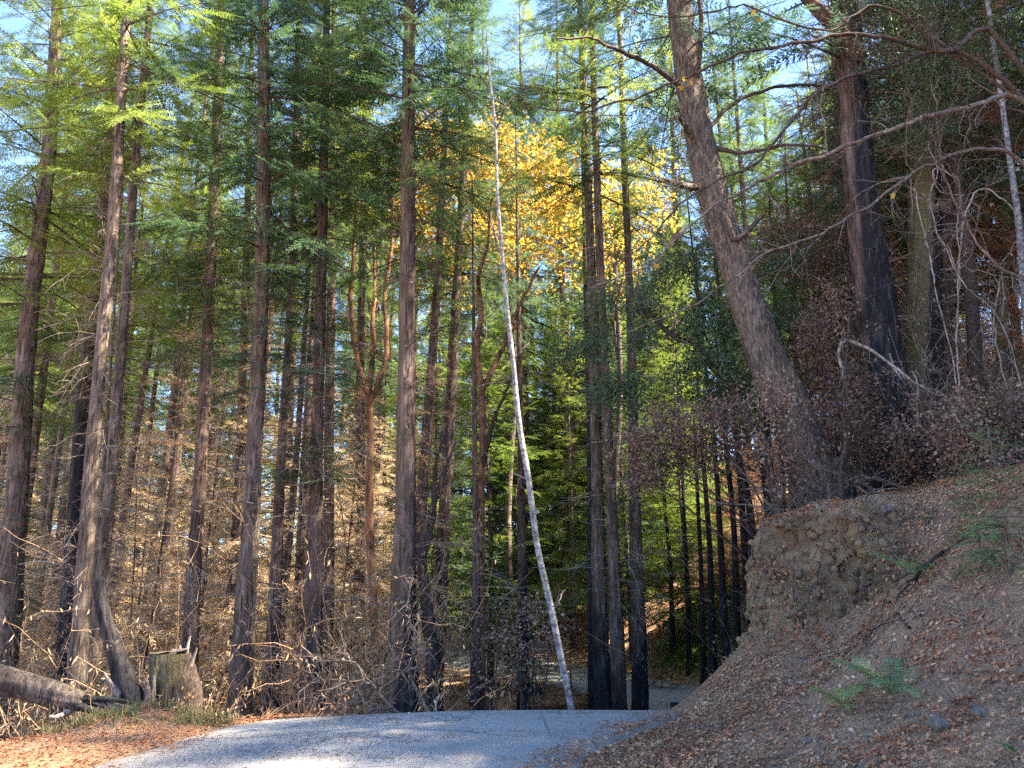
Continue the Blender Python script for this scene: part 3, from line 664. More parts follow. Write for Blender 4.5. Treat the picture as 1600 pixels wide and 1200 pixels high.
tree('burnt_pole_tree', 'black trunk just left of the cut bank face, higher on the slope', 'tree',
     [(1186, 1005, 22), (1178, 920, 18), (1172, 800, 16), (1150, 690, 12), (1140, 600, 9)], 19.5, M_BURN, top=13, char=(9, 0, 0), sides=14, snags=(SNAGD[1], 2, .7))
tree('burnt_pole_tree', 'thin black trunk between the two on the slope, behind them', 'tree',
     [(1166, 900, 15), (1160, 800, 13), (1152, 700, 11), (1140, 600, 8)], 24, M_BURN, top=15, char=(9, 0, 0), sides=12, snags=(SNAGD[0], 3, .9))
tree('burnt_pole_tree', 'crooked black trunk against the bank top left of the leaning fir', 'tree',
     [(1205, 870, 15), (1196, 760, 14), (1180, 680, 12), (1160, 640, 10)], 16.5, M_BURN, top=7.5, char=(9, 0, 0), sides=12, snags=(SNAGD[1], 3, .6))
for k, (bx, by, w_, Yp, lab) in enumerate([(1098, 1000, 8, 27, 'thin black pole left of the slim black slope trunk'), (1112, 980, 10, 25.5, 'black pole close on the left of the slim black slope trunk'),
    (1150, 950, 11, 23, 'black pole close on the right of the slim black slope trunk'), (1075, 985, 7, 29, 'thinnest black pole above the bend of the far road'),
    (1208, 880, 12, 18, 'leaning black pole behind the corner of the cut bank'), (1050, 1000, 8, 31, 'thin black pole nearest the right one of three grey trunks'), (1225, 830, 10, 17, 'black pole under the leaning fir trunk behind the bank lip')]):
    tree('burnt_pole_tree', lab, 'tree', [(bx, by, w_*1.3), (bx-3, by-120, w_*1.1), (bx-12-4*(k % 3), by-300, w_*.8)], Yp, M_BURN, top=8+1.3*(k % 4), char=(9, 0, 0), sides=10, snags=(SNAGD[k % 2], 1, .7), step=.25)
# the bay tree whose dark limb curls across between the three grey trunks and the fir
r_, sp_, rr_, b_ = tree('bay_tree', 'evergreen bay with a dark curling limb and glossy leaves before the three grey trunks', 'tree',
     [(1215, 800, 15), (1190, 700, 15), (1145, 605, 15), (1110, 570, 14), (1085, 535, 12)], [12.7, 13, 13.8, 14.2, 14.2], M_DTWIG, top=None, sides=12, rough=.15, furrow=0, flare=.2)
limb(r_, b_, [(1085, 535, 12), (1060, 528, 9), (1040, 510, 8), (1012, 480, 6), (1000, 440, 4)], [14.2, 14.1, 14, 14, 14], M_DTWIG, sub=22, subL=.8, seed=51)
limb(r_, b_, [(1083, 535, 11), (1096, 505, 9), (1092, 470, 8), (1086, 430, 5), (1090, 390, 3)], [14.2, 14.2, 14.3, 14.4, 14.5], M_DTWIG, sub=22, subL=.8, seed=52)
def bay_clumps(pxs, Y, r, base): return [P(a, b, Y+rng.normal(0, .5))-base for a, b in pxs], [r*1.0]*len(pxs)
rgb_ = np.random.default_rng(66); cc = []; rr = []
for a, b in [(980, 480), (1010, 520), (1060, 500), (950, 540), (925, 600), (985, 600), (1040, 585), (1100, 560), (1090, 480), (1060, 420), (1020, 440), (1130, 500), (1085, 620), (1000, 640), (1160, 560), (1230, 480), (1200, 430), (940, 480), (1110, 400), (1180, 500), (900, 560), (1140, 610)]:
    for q in range(3):
        cc.append(P(a+rgb_.normal(0, 22), b+rgb_.normal(0, 14), 14.4+rgb_.normal(0, .7))-b_); rr.append(rgb_.uniform(.18, .42))
foliage_cloud('leaves', r_, L_BAY, cc, rr, 15500, .10, .034, 5, .55, M_DTWIG)

# broadleaf tree overhead, upper right
r_, sp_, rr_, b_ = tree('live_oak_tree', 'dark leafy evergreen behind the mossy fir, its bluish leaves filling the top right corner', 'tree',
     [(1530, 720, 26), (1520, 500, 24), (1500, 300, 20), (1480, 120, 16), (1470, 20, 12)], 13.3, M_DTWIG, top=11, sides=14, rough=.1, furrow=0)
cc, rr = bay_clumps([(1420, 40), (1480, 30), (1540, 50), (1400, 90), (1450, 110), (1500, 120), (1560, 20), (1440, 170), (1380, 20), (1590, 70), (1470, 200), (1430, 10), (1510, -20), (1350, -30), (1400, -50), (1580, -40)], 12.2, .75, b_)
foliage_cloud('leaves', r_, L_BAY, cc, rr, 11500, .06, .028, 6, .7, M_DTWIG)

# yellow maples catching the sun in the middle distance
for k, (lab, cl, Yb, xb) in enumerate([
    ('tall maple with golden leaves between the largest redwood and the three grey trunks', [(690, 240), (720, 280), (700, 330), (750, 250), (790, 260), (830, 250), (860, 290), (800, 310), (760, 330), (840, 340), (880, 350), (850, 400), (800, 380), (690, 370), (890, 250), (900, 310), (735, 220), (820, 215), (770, 290), (665, 280), (670, 330), (655, 390), (700, 410), (740, 390), (690, 200), (730, 440)], 31, 800),
    ('yellow-green maple whose thin crown shows left of the largest redwood', [(560, 290), (590, 330), (600, 250), (545, 340), (610, 300), (575, 380)], 33, 590),
    ('smaller maple with orange leaves between the slim grey trunks and the leaning fir', [(950, 300), (960, 350), (985, 330), (940, 400), (1000, 270), (970, 390)], 29, 965)]):
    r_, sp_, rr_, b_ = tree('maple_tree', lab, 'tree', [(xb, 1000, 16), (xb-6, 800, 12), (xb+4, 600, 10), (xb-3, 420, 8), (xb, 300, 5)], Yb, M_GREY, top=None, sides=10, furrow=0)
    rg = np.random.default_rng(k); cc = [P(a-(28 if k == 0 else 0), b, Yb+rg.normal(0, 1.2))-b_ for a, b in cl]
    foliage_cloud('leaves', r_, L_YEL, cc, [2.0]*len(cc), 560*len(cc), .20, .15, 70+k, .7, M_DTWIG)
    for q in range(5): limb(r_, b_, [(xb, 560-40*q, 6), ((xb+cl[q][0])/2, 470-30*q, 4), (cl[q][0], cl[q][1], 2)], [Yb, Yb, Yb+.3], M_GREY, sub=8, subL=1.6, seed=80+q+k)

# ------------------------------------------------------------------ the forest behind, each tree a thing
rg = np.random.default_rng(5)
BT = []
for k, (bark, sd_) in enumerate([(M_RED, 1), (M_GREY, 2), (M_RED, 3)]):
    z = np.linspace(0, 24, 40); p = np.c_[.12*np.sin(z*.25+k), .1*np.cos(z*.2+k*2), z]; r0 = .19*(1-z/25)**.8+.015+.1*np.exp(-z/.4)
    v, f = tube(p, r0, 12, .08, sd_, 5); g = G(); g.add(v, f)
    zz = v[:, 2]; ch = sstep((1.5+1.5*vnoise(v[:, 0]*5, v[:, 1]*5, zz*.6, k)-zz)/.8+.5)
    BT.append(g.mesh('forest_trunk', bark, True, {'char': ch, 'moss': np.zeros(len(v))}))
used = []
def forest_tree(x, y, hh, crown, z0, sc, m_, label, name='forest_conifer', snag=True, group='conifers standing in the forest behind', tr=None, lean=.02, rt=1.0):
    root = thing(name, (x, y, hz(x, y)-.15), label, 'tree', group, rg.uniform(0, 6.28))
    root.rotation_euler[0] = rg.normal(0, lean); root.rotation_euler[1] = rg.normal(0, lean)
    t = link('trunk', BT[tr if tr is not None else rg.integers(0, 3)], root); k = hh/24; t.scale = (k**.6*rt, k**.6*rt, k)
    c = link('crown', crown, root, (0, 0, z0)); c.scale = (sc, sc, (hh-z0+.6)/crown_h[crown.name])
    if m_: rematerial(c, m_)
    if snag:
        s = link('dead_branches', SNAG[rg.integers(0, 4)], root, (0, 0, .8)); s['kind'] = 'stuff'; s.scale = (1.1, 1.1, max(z0, 3)/10)
    return root
crown_h = {}
for L_, h_ in ((C_TALL, 16), (C_OPEN, 15), (C_FULL, 18), (C_SMALL, 5), (C_DEAD, 7)):
    for m_ in L_: crown_h[m_.name] = h_
def ok(x, y, dmin, lo=None):
    if road_dist(np.array([x]), np.array([y]))[0] < 3.6: return False
    if any((x-a)**2+(y-b_)**2 < dmin**2 for a, b_ in used): return False
    used.append((x, y)); return True
# slim redwoods rising out of the dry brush on the left
n = 0; tries = 0
while n < 48 and tries < 3000:
    tries += 1
    y = rg.uniform(19, 46); px = rg.uniform(-60, 700); x = (px-800)/FPX*y
    if not ok(x, y, 1.3): continue
    z0 = rg.uniform(8, 13); hh = rg.uniform(19, 27)
    forest_tree(x, y, hh, C_TALL[rg.integers(0, 3)] if n % 2 else C_OPEN[n//2 % 2], z0, rg.uniform(.5, .85), L_LIME if rg.random() < .7 else None,
                'slim redwood standing in the sunlit dry brush on the left', 'slim_redwood_tree', group='slim redwoods in the dry brush', rt=rg.uniform(.6, 1.0)); n += 1
# full sunlit crowns in the middle
n = 0; tries = 0
while n < 66 and tries < 3000:
    tries += 1
    y = rg.uniform(27, 62); px = rg.uniform(600, 1080); x = (px-800)/FPX*y
    if not ok(x, y, 2.6): continue
    hh = rg.uniform(10, 16)+(y-27)*.28
    forest_tree(x, y, hh, C_FULL[n % 2], rg.uniform(.8, 3), rg.uniform(.7, 1.05), [None, None, L_DARK][n % 3], 'bushy young conifer with sunlit green boughs beyond the far road', 'young_conifer', snag=False, group='young conifers beyond the far road', rt=.7); n += 1
# back rows
n = 0; tries = 0
while n < 85 and tries < 3000:
    tries += 1
    y = rg.uniform(40, 80); px = rg.uniform(-80, 1500) if n > 22 else rg.uniform(600, 1080); x = (px-800)/FPX*y
    if not ok(x, y, 3.2): continue
    hh = rg.uniform(22, 34)+(4 if n <= 22 else 0)
    forest_tree(x, y, hh, C_FULL[n % 2] if n % 3 else C_TALL[n % 2], rg.uniform(2, 6), rg.uniform(.9, 1.3), [L_LIME, L_LIME, L_DARK][n % 3], 'distant conifer in the back rows of the forest', 'distant_conifer', snag=False, group='distant conifers in the back rows'); n += 1
for (x, y, hh, z0, sc, m_) in [(.5, 43, 41, 14, 1.5, L_LIME), (-1.9, 47, 44, 14, 1.5, None), (3.2, 41, 39, 15, 1.3, None), (9.5, 44, 38, 12, 1.4, L_LIME)]:
    forest_tree(x, y, hh, C_TALL[int(y) % 2], z0, sc, m_, 'tall', 'distant_conifer', snag=False, group='distant conifers in the back rows')
# dark conifers on the right-hand hillside
n = 0; tries = 0
while n < 24 and tries < 3000:
    tries += 1
    y = rg.uniform(19, 31); px = rg.uniform(1060, 1640); x = (px-800)/FPX*y
    if 25.5 < y: continue
    if not ok(x, y, 2.0): continue
    hh = rg.uniform(10, 20)
    forest_tree(x, y, hh, C_TALL[rg.integers(0, 3)] if n % 3 else C_SMALL[n % 2], rg.uniform(2, 5), rg.uniform(.7, 1.1) if n % 3 else 1.8, (L_LIME if px > 1200 and px < 1330 else [L_RUST, L_TEAL, L_RUST][n % 3]), 'shaded conifer on the hillside above the cut bank', 'hillside_conifer', group='shaded conifers on the right-hand hillside'); n += 1  # lime needles left of the half-burnt trunk stand in for sunlight the hill blocks
# conifers added up the hill out of view, sized to shade and dapple the road
for (x, y, hh, z0, sc) in [(13, 11.5, 11.5, 2, 1.3), (16, 7, 13.5, 2, 1.5), (19, 13, 22, 4, 1.4), (15, 3, 14, 2, 1.4), (22, 5, 28, 3, 1.7), (24, 17, 24, 3, 1.5), (14.5, 17, 20, 4, 1.3), (20, 22, 22, 4, 1.4), (27, 10, 26, 4, 1.7), (23, 0, 23, 3, 1.5), (17.5, 20, 22, 4, 1.4), (32, 37, 24, 4, 1.4)]:
    forest_tree(x, y, hh, C_TALL[int(x) % 3], z0, sc, None, 'large conifer added out of view up the hill to shade the road', 'added_shade_conifer', group='added shade conifers up the hill')
# scorched young redwoods hung with tan needles
n = 0; tries = 0
while n < 70 and tries < 3000:
    tries += 1
    y = rg.uniform(17.5, 40); px = rg.uniform(-60, 640); x = (px-800)/FPX*y
    if not ok(x, y, 1.0): continue
    hh = rg.uniform(5, 11)*(.75+.012*y)
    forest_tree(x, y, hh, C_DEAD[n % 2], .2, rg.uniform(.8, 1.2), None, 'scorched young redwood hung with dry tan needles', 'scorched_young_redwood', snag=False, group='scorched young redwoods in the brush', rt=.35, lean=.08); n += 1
n = 0; tries = 0
while n < 22 and tries < 3000:
    tries += 1
    y = rg.uniform(15, 34); px = rg.uniform(860, 1620); x = (px-800)/FPX*y
    if not ok(x, y, 1.0): continue
    hh = rg.uniform(3, 6)
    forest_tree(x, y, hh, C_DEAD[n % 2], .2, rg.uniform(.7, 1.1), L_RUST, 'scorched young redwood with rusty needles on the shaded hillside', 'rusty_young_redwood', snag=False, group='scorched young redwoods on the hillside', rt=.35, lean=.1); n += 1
# ------------------------------------------------------------------ dry brush on the left: a mass nobody could count
def brush(name, centers, n_st, n_lf, hgt, spread, m_leaf, m_stem, seed, L=.09, W=.03, lr=.012, label=None, cat='brush', curl=.16):
    rg = np.random.default_rng(seed); g = G()
    for (x, y) in centers:
        z = hz(x, y)-.05; h = hgt*rg.uniform(.6, 1.2)
        P0 = np.c_[x+rg.normal(0, spread*.35, n_st), y+rg.normal(0, spread*.35, n_st), np.full(n_st, z)]
        D = np.c_[rg.normal(0, .38, n_st), rg.normal(0, .38, n_st), np.ones(n_st)]
        ln = h*rg.uniform(.4, 1.1, n_st)
        v, f, p = twigs(P0, D, ln, lr, rg, 7, curl, .02); g.add(v, f, 1)
        k = np.repeat(np.arange(n_st), 5); s = rg.integers(2, 8, len(k)); d = nrm(p[k, s]-p[k, s-1])+rg.normal(0, .7, (len(k), 3))
        v, f, p2 = twigs(p[k, s], d, ln[k]*rg.uniform(.1, .35, len(k)), lr*.5, rg, 4, .2, .06); g.add(v, f, 1)
        q = rg.integers(0, len(k), n_lf); s = rg.integers(1, 5, n_lf)
        C = p2[q, s]+rg.normal(0, .05, (n_lf, 3)); A = rg.normal(0, .6, (n_lf, 3))+np.array((0, 0, -.7))
        g.add(*leaves(C, A, L*rg.uniform(.6, 1.5, n_lf), W*rg.uniform(.6, 1.4, n_lf), rg), 0)
    o = link(name, g.mesh(name, [m_leaf, m_stem]))
    setp(o, label, cat, None, 'stuff'); return o
cs = []
while len(cs) < 120:
    y = rg.uniform(12.5, 34); px = rg.uniform(-80, 640); x = (px-800)/FPX*y
    if road_dist(np.array([x]), np.array([y]))[0] > 3.2 and y > 12+max(0, x+8)*.4: cs.append((x, y))
brush('dry_brush', cs[:100], 26, 620, 4.6, 1.5, L_TAN, M_TAN, 1, .10, .022, .011, 'tangle of sunlit dry tan brush under the trees on the left', curl=.14)
brush('low_undergrowth', [(rg.uniform(-9, -4.2), rg.uniform(10.3, 13)) for _ in range(30)], 20, 260, .9, 1.0, L_STRAW, M_TAN, 2, .07, .02, .006, 'low dry undergrowth behind the fallen log', 'undergrowth', .2)
cs = []
while len(cs) < 34:
    y = rg.uniform(12.5, 20); px = rg.uniform(380, 630); x = (px-800)/FPX*y
    if road_dist(np.array([x]), np.array([y]))[0] > 2.8: cs.append((x, y))
brush('bare_undergrowth', cs, 14, 90, 1.5, 1.3, L_BROWN, M_TWIG, 3, .07, .03, .008, 'sparse bare undergrowth in the hollow between the two stretches of road', 'undergrowth', .2)
cs = []
while len(cs) < 60:
    y = rg.uniform(13.2, 30); px = rg.uniform(1230, 1650); x = (px-800)/FPX*y
    cs.append((x, y))
brush('hillside_brush', cs, 24, 480, 3.9, 1.5, L_BROWN, M_PALE, 4, .07, .035, .008, 'brown scorched brush covering the hillside behind the bank', 'brush', .2)
cs = []
while len(cs) < 45:
    y = rg.uniform(31, 60); px = rg.uniform(560, 1250); x = (px-800)/FPX*y
    if road_dist(np.array([x]), np.array([y]))[0] > 3.2: cs.append((x, y))
brush('far_undergrowth', cs, 18, 340, 3.2, 2.2, L_RUST, M_DTWIG, 6, .14, .05, .012, 'dim brown undergrowth beyond the far road', 'undergrowth', .2)

# scorched broadleaf shrubs with hanging brown leaves
def shrub(label, pxs, Yd, n, r, seed, mat_=L_BROWN, L=.07, W=.04, base_px=None, stems=5):
    rg = np.random.default_rng(seed); c0 = P(*base_px, Yd); z = hz(c0[0], c0[1]); base = np.array((c0[0], c0[1], z-.05))
    root = thing('scorched_shrub', base, label, 'shrub', 'scorched broadleaf shrubs')
    cc = [P(a, b, Yd+rg.normal(0, .3))-base for a, b in pxs]
    for q in range(min(stems, len(cc))):
        e = cc[q*len(cc)//min(stems, len(cc))]; mid = e*np.array((.35, .5, .6))+rg.normal(0, .1, 3)
        pts = smooth_path([np.zeros(3), mid, e], 14); pts += rg.normal(0, .012, pts.shape)
        g = G(); g.add(*tube(pts, np.linspace(.03, .008, 14), 6))
        v, f, p = twigs(pts[rg.integers(5, 14, 14)], rg.normal(0, 1, (14, 3)), .6*rg.uniform(.3, 1, 14), .005, rg, 6, .25); g.add(v, f)
        vv, ff = g.arrays(); link('stem', g.mesh('stem', M_DTWIG, True), root)
    foliage_cloud('leaves', root, mat_, cc, [r]*len(cc), n, L, W, seed, .8, M_TWIG)
shrub('scorched shrub of curled brown leaves over the slope right of the three grey trunks', [(1000, 690), (1030, 720), (1070, 690), (1100, 660), (1040, 660), (1090, 720), (1130, 650), (1000, 740), (1140, 700)], 12.4, 5200, .36, 1, base_px=(1245, 800))
shrub('scorched shrub of brown leaves between the leaning fir and the half-burnt trunk', [(1290, 560), (1330, 600), (1270, 520), (1310, 650), (1350, 640), (1260, 620), (1340, 690), (1290, 700), (1300, 480)], 12.2, 4600, .36, 2, base_px=(1330, 770))
shrub('scorched shrub with brown leaf clumps in front of the half-burnt and mossy trunks', [(1430, 640), (1400, 680), (1440, 700), (1460, 640), (1420, 730), (1470, 690)], 12.2, 2300, .26, 3, base_px=(1440, 770))
shrub('dense scorched shrub of brown leaves on the bank top at the right edge', [(1510, 690), (1550, 660), (1590, 690), (1500, 730), (1540, 720), (1580, 730), (1530, 640), (1610, 640), (1490, 670), (1620, 720)], 11.2, 7200, .38, 4, base_px=(1560, 760))
shrub('scorched shrub of brown leaves behind the leaning fir at mid height', [(1220, 350), (1260, 370), (1300, 380), (1240, 410), (1290, 430), (1200, 390), (1320, 350), (1180, 420)], 14.8, 4200, .5, 5, base_px=(1290, 740))
shrub('small grey-brown leafy shrub in the hollow left of the pale leaning pole', [(800, 960), (830, 940), (850, 970), (790, 1000), (830, 1010), (815, 1060), (860, 1000), (800, 1040)], 14, 1300, .28, 6, base_px=(815, 1110))
shrub('small grey-brown leafy shrub beside the wavy orange madrone', [(730, 1000), (760, 970), (745, 1040), (780, 1010), (740, 950), (765, 1070)], 15, 450, .28, 7, base_px=(760, 1110))
shrub('bare-stemmed shrub with a few brown leaves left of the leaning fir foot', [(1220, 640), (1240, 720), (1200, 610), (1230, 760), (1200, 700)], 12.0, 1600, .3, 8, base_px=(1235, 790))

# ------------------------------------------------------------------ bare maple reaching over from beyond the right edge
P_M = P(1760, 700, 9.5); mb = np.array((P_M[0], P_M[1], hz(P_M[0], P_M[1])-.1))
rm = thing('bare_maple_tree', mb, 'bare maple at the right edge with long arching limbs and a few yellow leaves', 'tree')
lp = [mb-mb+np.array((0, 0, 0)), np.array((-.1, 0, 1.6)), np.array((-.15, -.1, 3.2)), np.array((-.3, -.2, 5.5)), np.array((-.3, -.3, 8))]
me, s1, s2 = trunk_mesh(lp, [.16, .13, .12, .09, .05], M_TWIG, 14, .12, .08, 0, 3); link('trunk', me, rm)
tp = np.array((-.15, -.1, 3.2))+mb
def pxof(p):
    d = p-np.array((0, 0, EYE)); f_ = d[1]*math.cos(PITCH)+d[2]*math.sin(PITCH); u_ = -d[1]*math.sin(PITCH)+d[2]*math.cos(PITCH)
    return 800+FPX*d[0]/f_, 600-FPX*u_/f_
tpx = pxof(tp); tpx2 = pxof(mb+np.array((-.2, -.15, 4.4))); tpx3 = pxof(mb+np.array((-.1, 0, 1.8)))
limbs = [
 ([(*tpx, 15), (1600, 158, 13), (1500, 180, 12), (1413, 202, 11), (1320, 243, 10), (1230, 278, 8), (1140, 330, 6), (1000, 440, 4), (900, 495, 3)], [9.5, 9.0, 8.7, 8.4, 8.2, 8.0, 7.9, 7.9, 8]),
 ([(*tpx2, 14), (1550, 60, 12), (1480, 92, 11), (1400, 76, 9), (1330, 72, 9), (1262, 92, 8), (1200, 110, 7), (1100, 142, 6), (1000, 182, 5), (940, 203, 4), (850, 200, 3)], [9.4, 9.2, 9.0, 8.9, 8.8, 8.7, 8.6, 8.5, 8.5, 8.6, 8.7]),
 ([(*tpx2, 12), (1500, 72, 10), (1400, 96, 9), (1310, 132, 8), (1210, 235, 6), (1130, 290, 5), (1060, 360, 4), (1000, 400, 3)], [9.4, 9.0, 8.6, 8.3, 8.1, 8, 8, 8]),
 ([(*tpx, 12), (1560, 230, 9), (1440, 250, 7), (1330, 330, 6), (1200, 380, 5), (1140, 420, 4), (1060, 470, 3), (950, 500, 2)], [9.5, 9, 8.6, 8.3, 8.1, 8, 8, 8]),
 ([(*tpx3, 10), (1560, 420, 6), (1500, 330, 5), (1460, 250, 4), (1440, 120, 3)], [9.5, 9, 8.8, 8.6, 8.5]),
 ([(*tpx2, 9), (1400, 20, 6), (1300, 60, 5), (1180, 30, 4), (1060, 60, 3), (930, 20, 2)], [9.4, 9, 8.8, 8.6, 8.5, 8.5])]
tips = []
for k, (px, ys) in enumerate(limbs):
    o, sp = limb(rm, mb, [(a, b_, w*.68) for a, b_, w in px], ys, M_DTWIG if k in (1, 2, 5) else M_TWIG, sub=26, subL=1.1, seed=100+k); tips.append(sp)
rg = np.random.default_rng(77)
g0 = G()
a = np.linspace(0, 2*np.pi, 11)[:-1]; rr0 = np.where(np.arange(10) % 2 == 0, 1.0, .42)*np.array([1, 1, .8, 1, .7, 1, .7, 1, .8, 1])
vs = [(0, 0, 0)]+[(r0*math.cos(t_), r0*math.sin(t_), -.25*r0*r0) for t_, r0 in zip(a, rr0)]
fs = [(0, 1+k, 1+(k+1) % 10, 1+(k+2) % 10) for k in range(0, 10, 2)]
# each lobe: centre, notch, tip, notch
fs = [(0, 1+(k-1) % 10, 1+k, 1+(k+1) % 10) for k in range(0, 10, 2)]
g0.add(vs, fs); leaf_me = g0.mesh('maple_leaf', L_YEL)
rg = np.random.default_rng(78)
for k in range(16):
    sp = tips[[0, 1, 1, 2, 5, 1, 5, 3][k % 8]]; q = sp[int(len(sp)*rg.uniform(.45, .97))]
    g = G(); e = q+np.array((rg.normal(0, .05), rg.normal(0, .05), -rg.uniform(.05, .12))); g.add(*tube(smooth_path([q, (q+e)/2+rg.normal(0, .01, 3), e], 5)-q, .0016, 4))
    st = link('leaf_stalk', g.mesh('leaf_stalk', M_TWIG), rm, tuple(q))
    o = link('maple_leaf', leaf_me, st, tuple(e-q)); s_ = rg.uniform(.04, .075); o.scale = (s_, s_, s_*rg.uniform(.8, 2.6))
    if k % 3 == 0: rematerial(o, L_BROWN)
    o.rotation_euler = (R(100)+rg.normal(0, .6), rg.uniform(0, 6.28), rg.normal(0, .9))

# curled pale dead vines and the arching dead branch in front of the mossy fir
def sticks(name, label, cat, px_list, Y, mat_, seed, sub=4, subL=.4):
    b0 = P(px_list[0][0][0], px_list[0][0][1], Y)
    base = np.array((b0[0], b0[1], hz(b0[0], b0[1])))
    root = thing(name, base, label, cat)
    for k, px in enumerate(px_list):
        limb(root, base, [(a, b_, w*.72) for a, b_, w in px], [Y+.15*math.sin(k*2+q) for q in range(len(px))], mat_, name='branch', sides=6, seed=seed+k, sub=sub, subL=subL)
    return root
sticks('dead_vine', 'tangle of curling pale dead vine hanging before the mossy fir', 'vine', [
    [(1500, 640, 4), (1496, 500, 4), (1500, 380, 4), (1520, 310, 4), (1550, 290, 3), (1600, 330, 3)],
    [(1495, 520, 3), (1500, 300, 3), (1480, 262, 3), (1460, 255, 3), (1470, 290, 3), (1500, 300, 2)],
    [(1500, 640, 3), (1440, 370, 3), (1418, 300, 3), (1440, 320, 2), (1456, 332, 2)],
    [(1490, 420, 3), (1450, 330, 3), (1465, 280, 3), (1452, 240, 2)],
    [(1600, 620, 4), (1570, 520, 3), (1540, 470, 3), (1500, 440, 3), (1480, 380, 2)],
    [(1610, 700, 3), (1560, 560, 3), (1575, 440, 3), (1577, 500, 2)]], 11.6, M_PALE, 200, 6, .5)
sticks('dead_branch', 'bent dead branch arching down across the half-burnt and mossy trunks', 'branch', [
    [(1318, 590, 7), (1312, 545, 8), (1330, 532, 8), (1370, 545, 7), (1410, 572, 6), (1450, 595, 5), (1480, 606, 4)],
    [(1390, 552, 4), (1405, 590, 4), (1405, 600, 2)], [(1425, 580, 4), (1436, 610, 4), (1430, 660, 3), (1428, 690, 2)],
    [(1430, 580, 3), (1450, 620, 3), (1455, 650, 2)]], 11.8, M_PALE, 230, 4, .35)
rgp = np.random.default_rng(9)
pile = []
for k in range(26):
    a0 = rgp.uniform(1250, 1440); b0 = rgp.uniform(752, 782); dx = rgp.uniform(40, 120)*(1 if rgp.random() < .6 else -1); dy = rgp.uniform(-45, 6)
    pile.append([(a0, b0, 4), (a0+dx*.5, b0+dy*.5+rgp.normal(0, 3), 3), (a0+dx, b0+dy, 2)])
sticks('brush_pile', 'pile of pale dead sticks on the bank top between the leaning fir and half-burnt trunk', 'branches', pile, 12.3, M_PALE, 260, 2, .3)
# small twigs hanging over the left part of the cut bank
tw = []
for k in range(16):
    a0 = rgp.uniform(1195, 1290); b0 = rgp.uniform(740, 800); dx = rgp.normal(0, 40); dy = rgp.uniform(-90, 60)
    tw.append([(a0, b0, 3), (a0+dx*.4, b0+dy*.5, 3), (a0+dx, b0+dy, 2)])
sticks('bare_bush', 'bare grey bush of fine twigs on the lip left of the leaning fir', 'bush', tw, 11.4, M_TWIG, 300, 6, .4)

# ------------------------------------------------------------------ fallen pale branches on the verge
sticks('fallen_branch', 'pale forked dead branch lying on the verge left of the largest redwood foot', 'branch', [
    [(642, 1128, 8), (612, 1104, 7), (590, 1082, 7), (571, 1062, 6), (562, 1042, 5), (540, 1037, 4), (505, 1034, 3), (480, 1012, 2)],
    [(571, 1062, 4), (545, 1066, 4), (520, 1072, 3), (490, 1078, 2)], [(562, 1045, 4), (575, 1062, 3), (600, 1058, 2)],
    [(548, 1038, 3), (540, 1020, 3), (520, 1010, 2)], [(545, 1066, 3), (560, 1085, 3), (570, 1105, 2)],
    [(612, 1104, 4), (580, 1110, 4), (550, 1130, 3)], [(510, 1034, 3), (500, 1055, 2), (485, 1070, 2)]], 10.6, M_TWIG, 400, 8, .5)
sticks('fallen_branch', 'pale dead branch propped against the burnt snag beside the largest redwood', 'branch', [
    [(674, 1130, 9), (658, 1100, 8), (640, 1068, 7), (634, 1050, 6), (640, 1020, 5), (642, 990, 4), (650, 970, 3)],
    [(640, 1068, 5), (625, 1050, 4), (618, 1038, 4), (624, 1020, 3)], [(634, 1050, 4), (650, 1030, 3), (655, 1000, 2)],
    [(634, 960, 3), (642, 985, 4), (652, 1010, 3)], [(636, 950, 3), (645, 920, 3), (652, 900, 2)]], 10.8, M_TWIG, 430, 8, .45)
sticks('fallen_branch', 'two short pale sticks poking up at the road edge under the burnt snag', 'branch', [
    [(685, 1131, 3), (684, 1115, 3), (684, 1103, 3)], [(708, 1131, 4), (695, 1116, 3), (686, 1108, 2)]], 10.2, M_PALE, 450, 0)

# ------------------------------------------------------------------ left: log, burnt snag, stump
def rough_log(root, base, px, Y, bark, name, sides=28, char=None, seed=3, rough=.1, step=.05):
    Ys = Y if isinstance(Y, list) else [Y]*len(px)
    pts = [P(a, b, y)-base for (a, b, w), y in zip(px, Ys)]; rad = [w/2/FPX*y*1.02 for (a, b, w), y in zip(px, Ys)]
    me, s1, s2 = trunk_mesh(pts, rad, bark, sides, step, rough, 9, seed, char); me.name = name
    return link(name, me, root), s1
b0 = P(205, 1112, 9.9); lb = np.array((b0[0], b0[1], hz(b0[0], b0[1])))
root = thing('fallen_log', lb, 'thick grey-brown fallen log lying from the left edge to the burnt snag', 'log')
rough_log(root, lb, [(-90, 1040, 44), (-20, 1058, 42), (40, 1072, 36), (95, 1088, 30), (130, 1098, 24)], [9.9, 9.9, 9.9, 9.9, 9.9], M_GREY, 'log', 30, None, 5)
rgl = np.random.default_rng(4)
for k in range(11):                                             # the torn, splintered end
    a0 = 110+rgl.uniform(-12, 14); b0_ = 1092+rgl.uniform(-11, 14); e = (178+rgl.uniform(-18, 34), 1112+rgl.uniform(-16, 15))
    o, s1 = rough_log(root, lb, [(a0, b0_, 9), ((a0+e[0])/2, (b0_+e[1])/2+rgl.normal(0, 3), 8), (e[0], e[1], 3)], [9.9+rgl.uniform(-.1, .15)]*3, M_BURN if k % 3 == 0 else M_PALE if k % 3 == 1 else M_TWIG, 'splinter', 8, None, 20+k, .25, .06)
rough_log(root, lb, [(120, 1100, 14), (95, 1118, 7), (75, 1120, 5)], [9.9, 9.8, 9.7], M_PALE, 'broken_stub', 8, None, 40, .2)
b0 = P(208, 1112, 10.2); sb = np.array((b0[0], b0[1], hz(b0[0], b0[1])-.1))
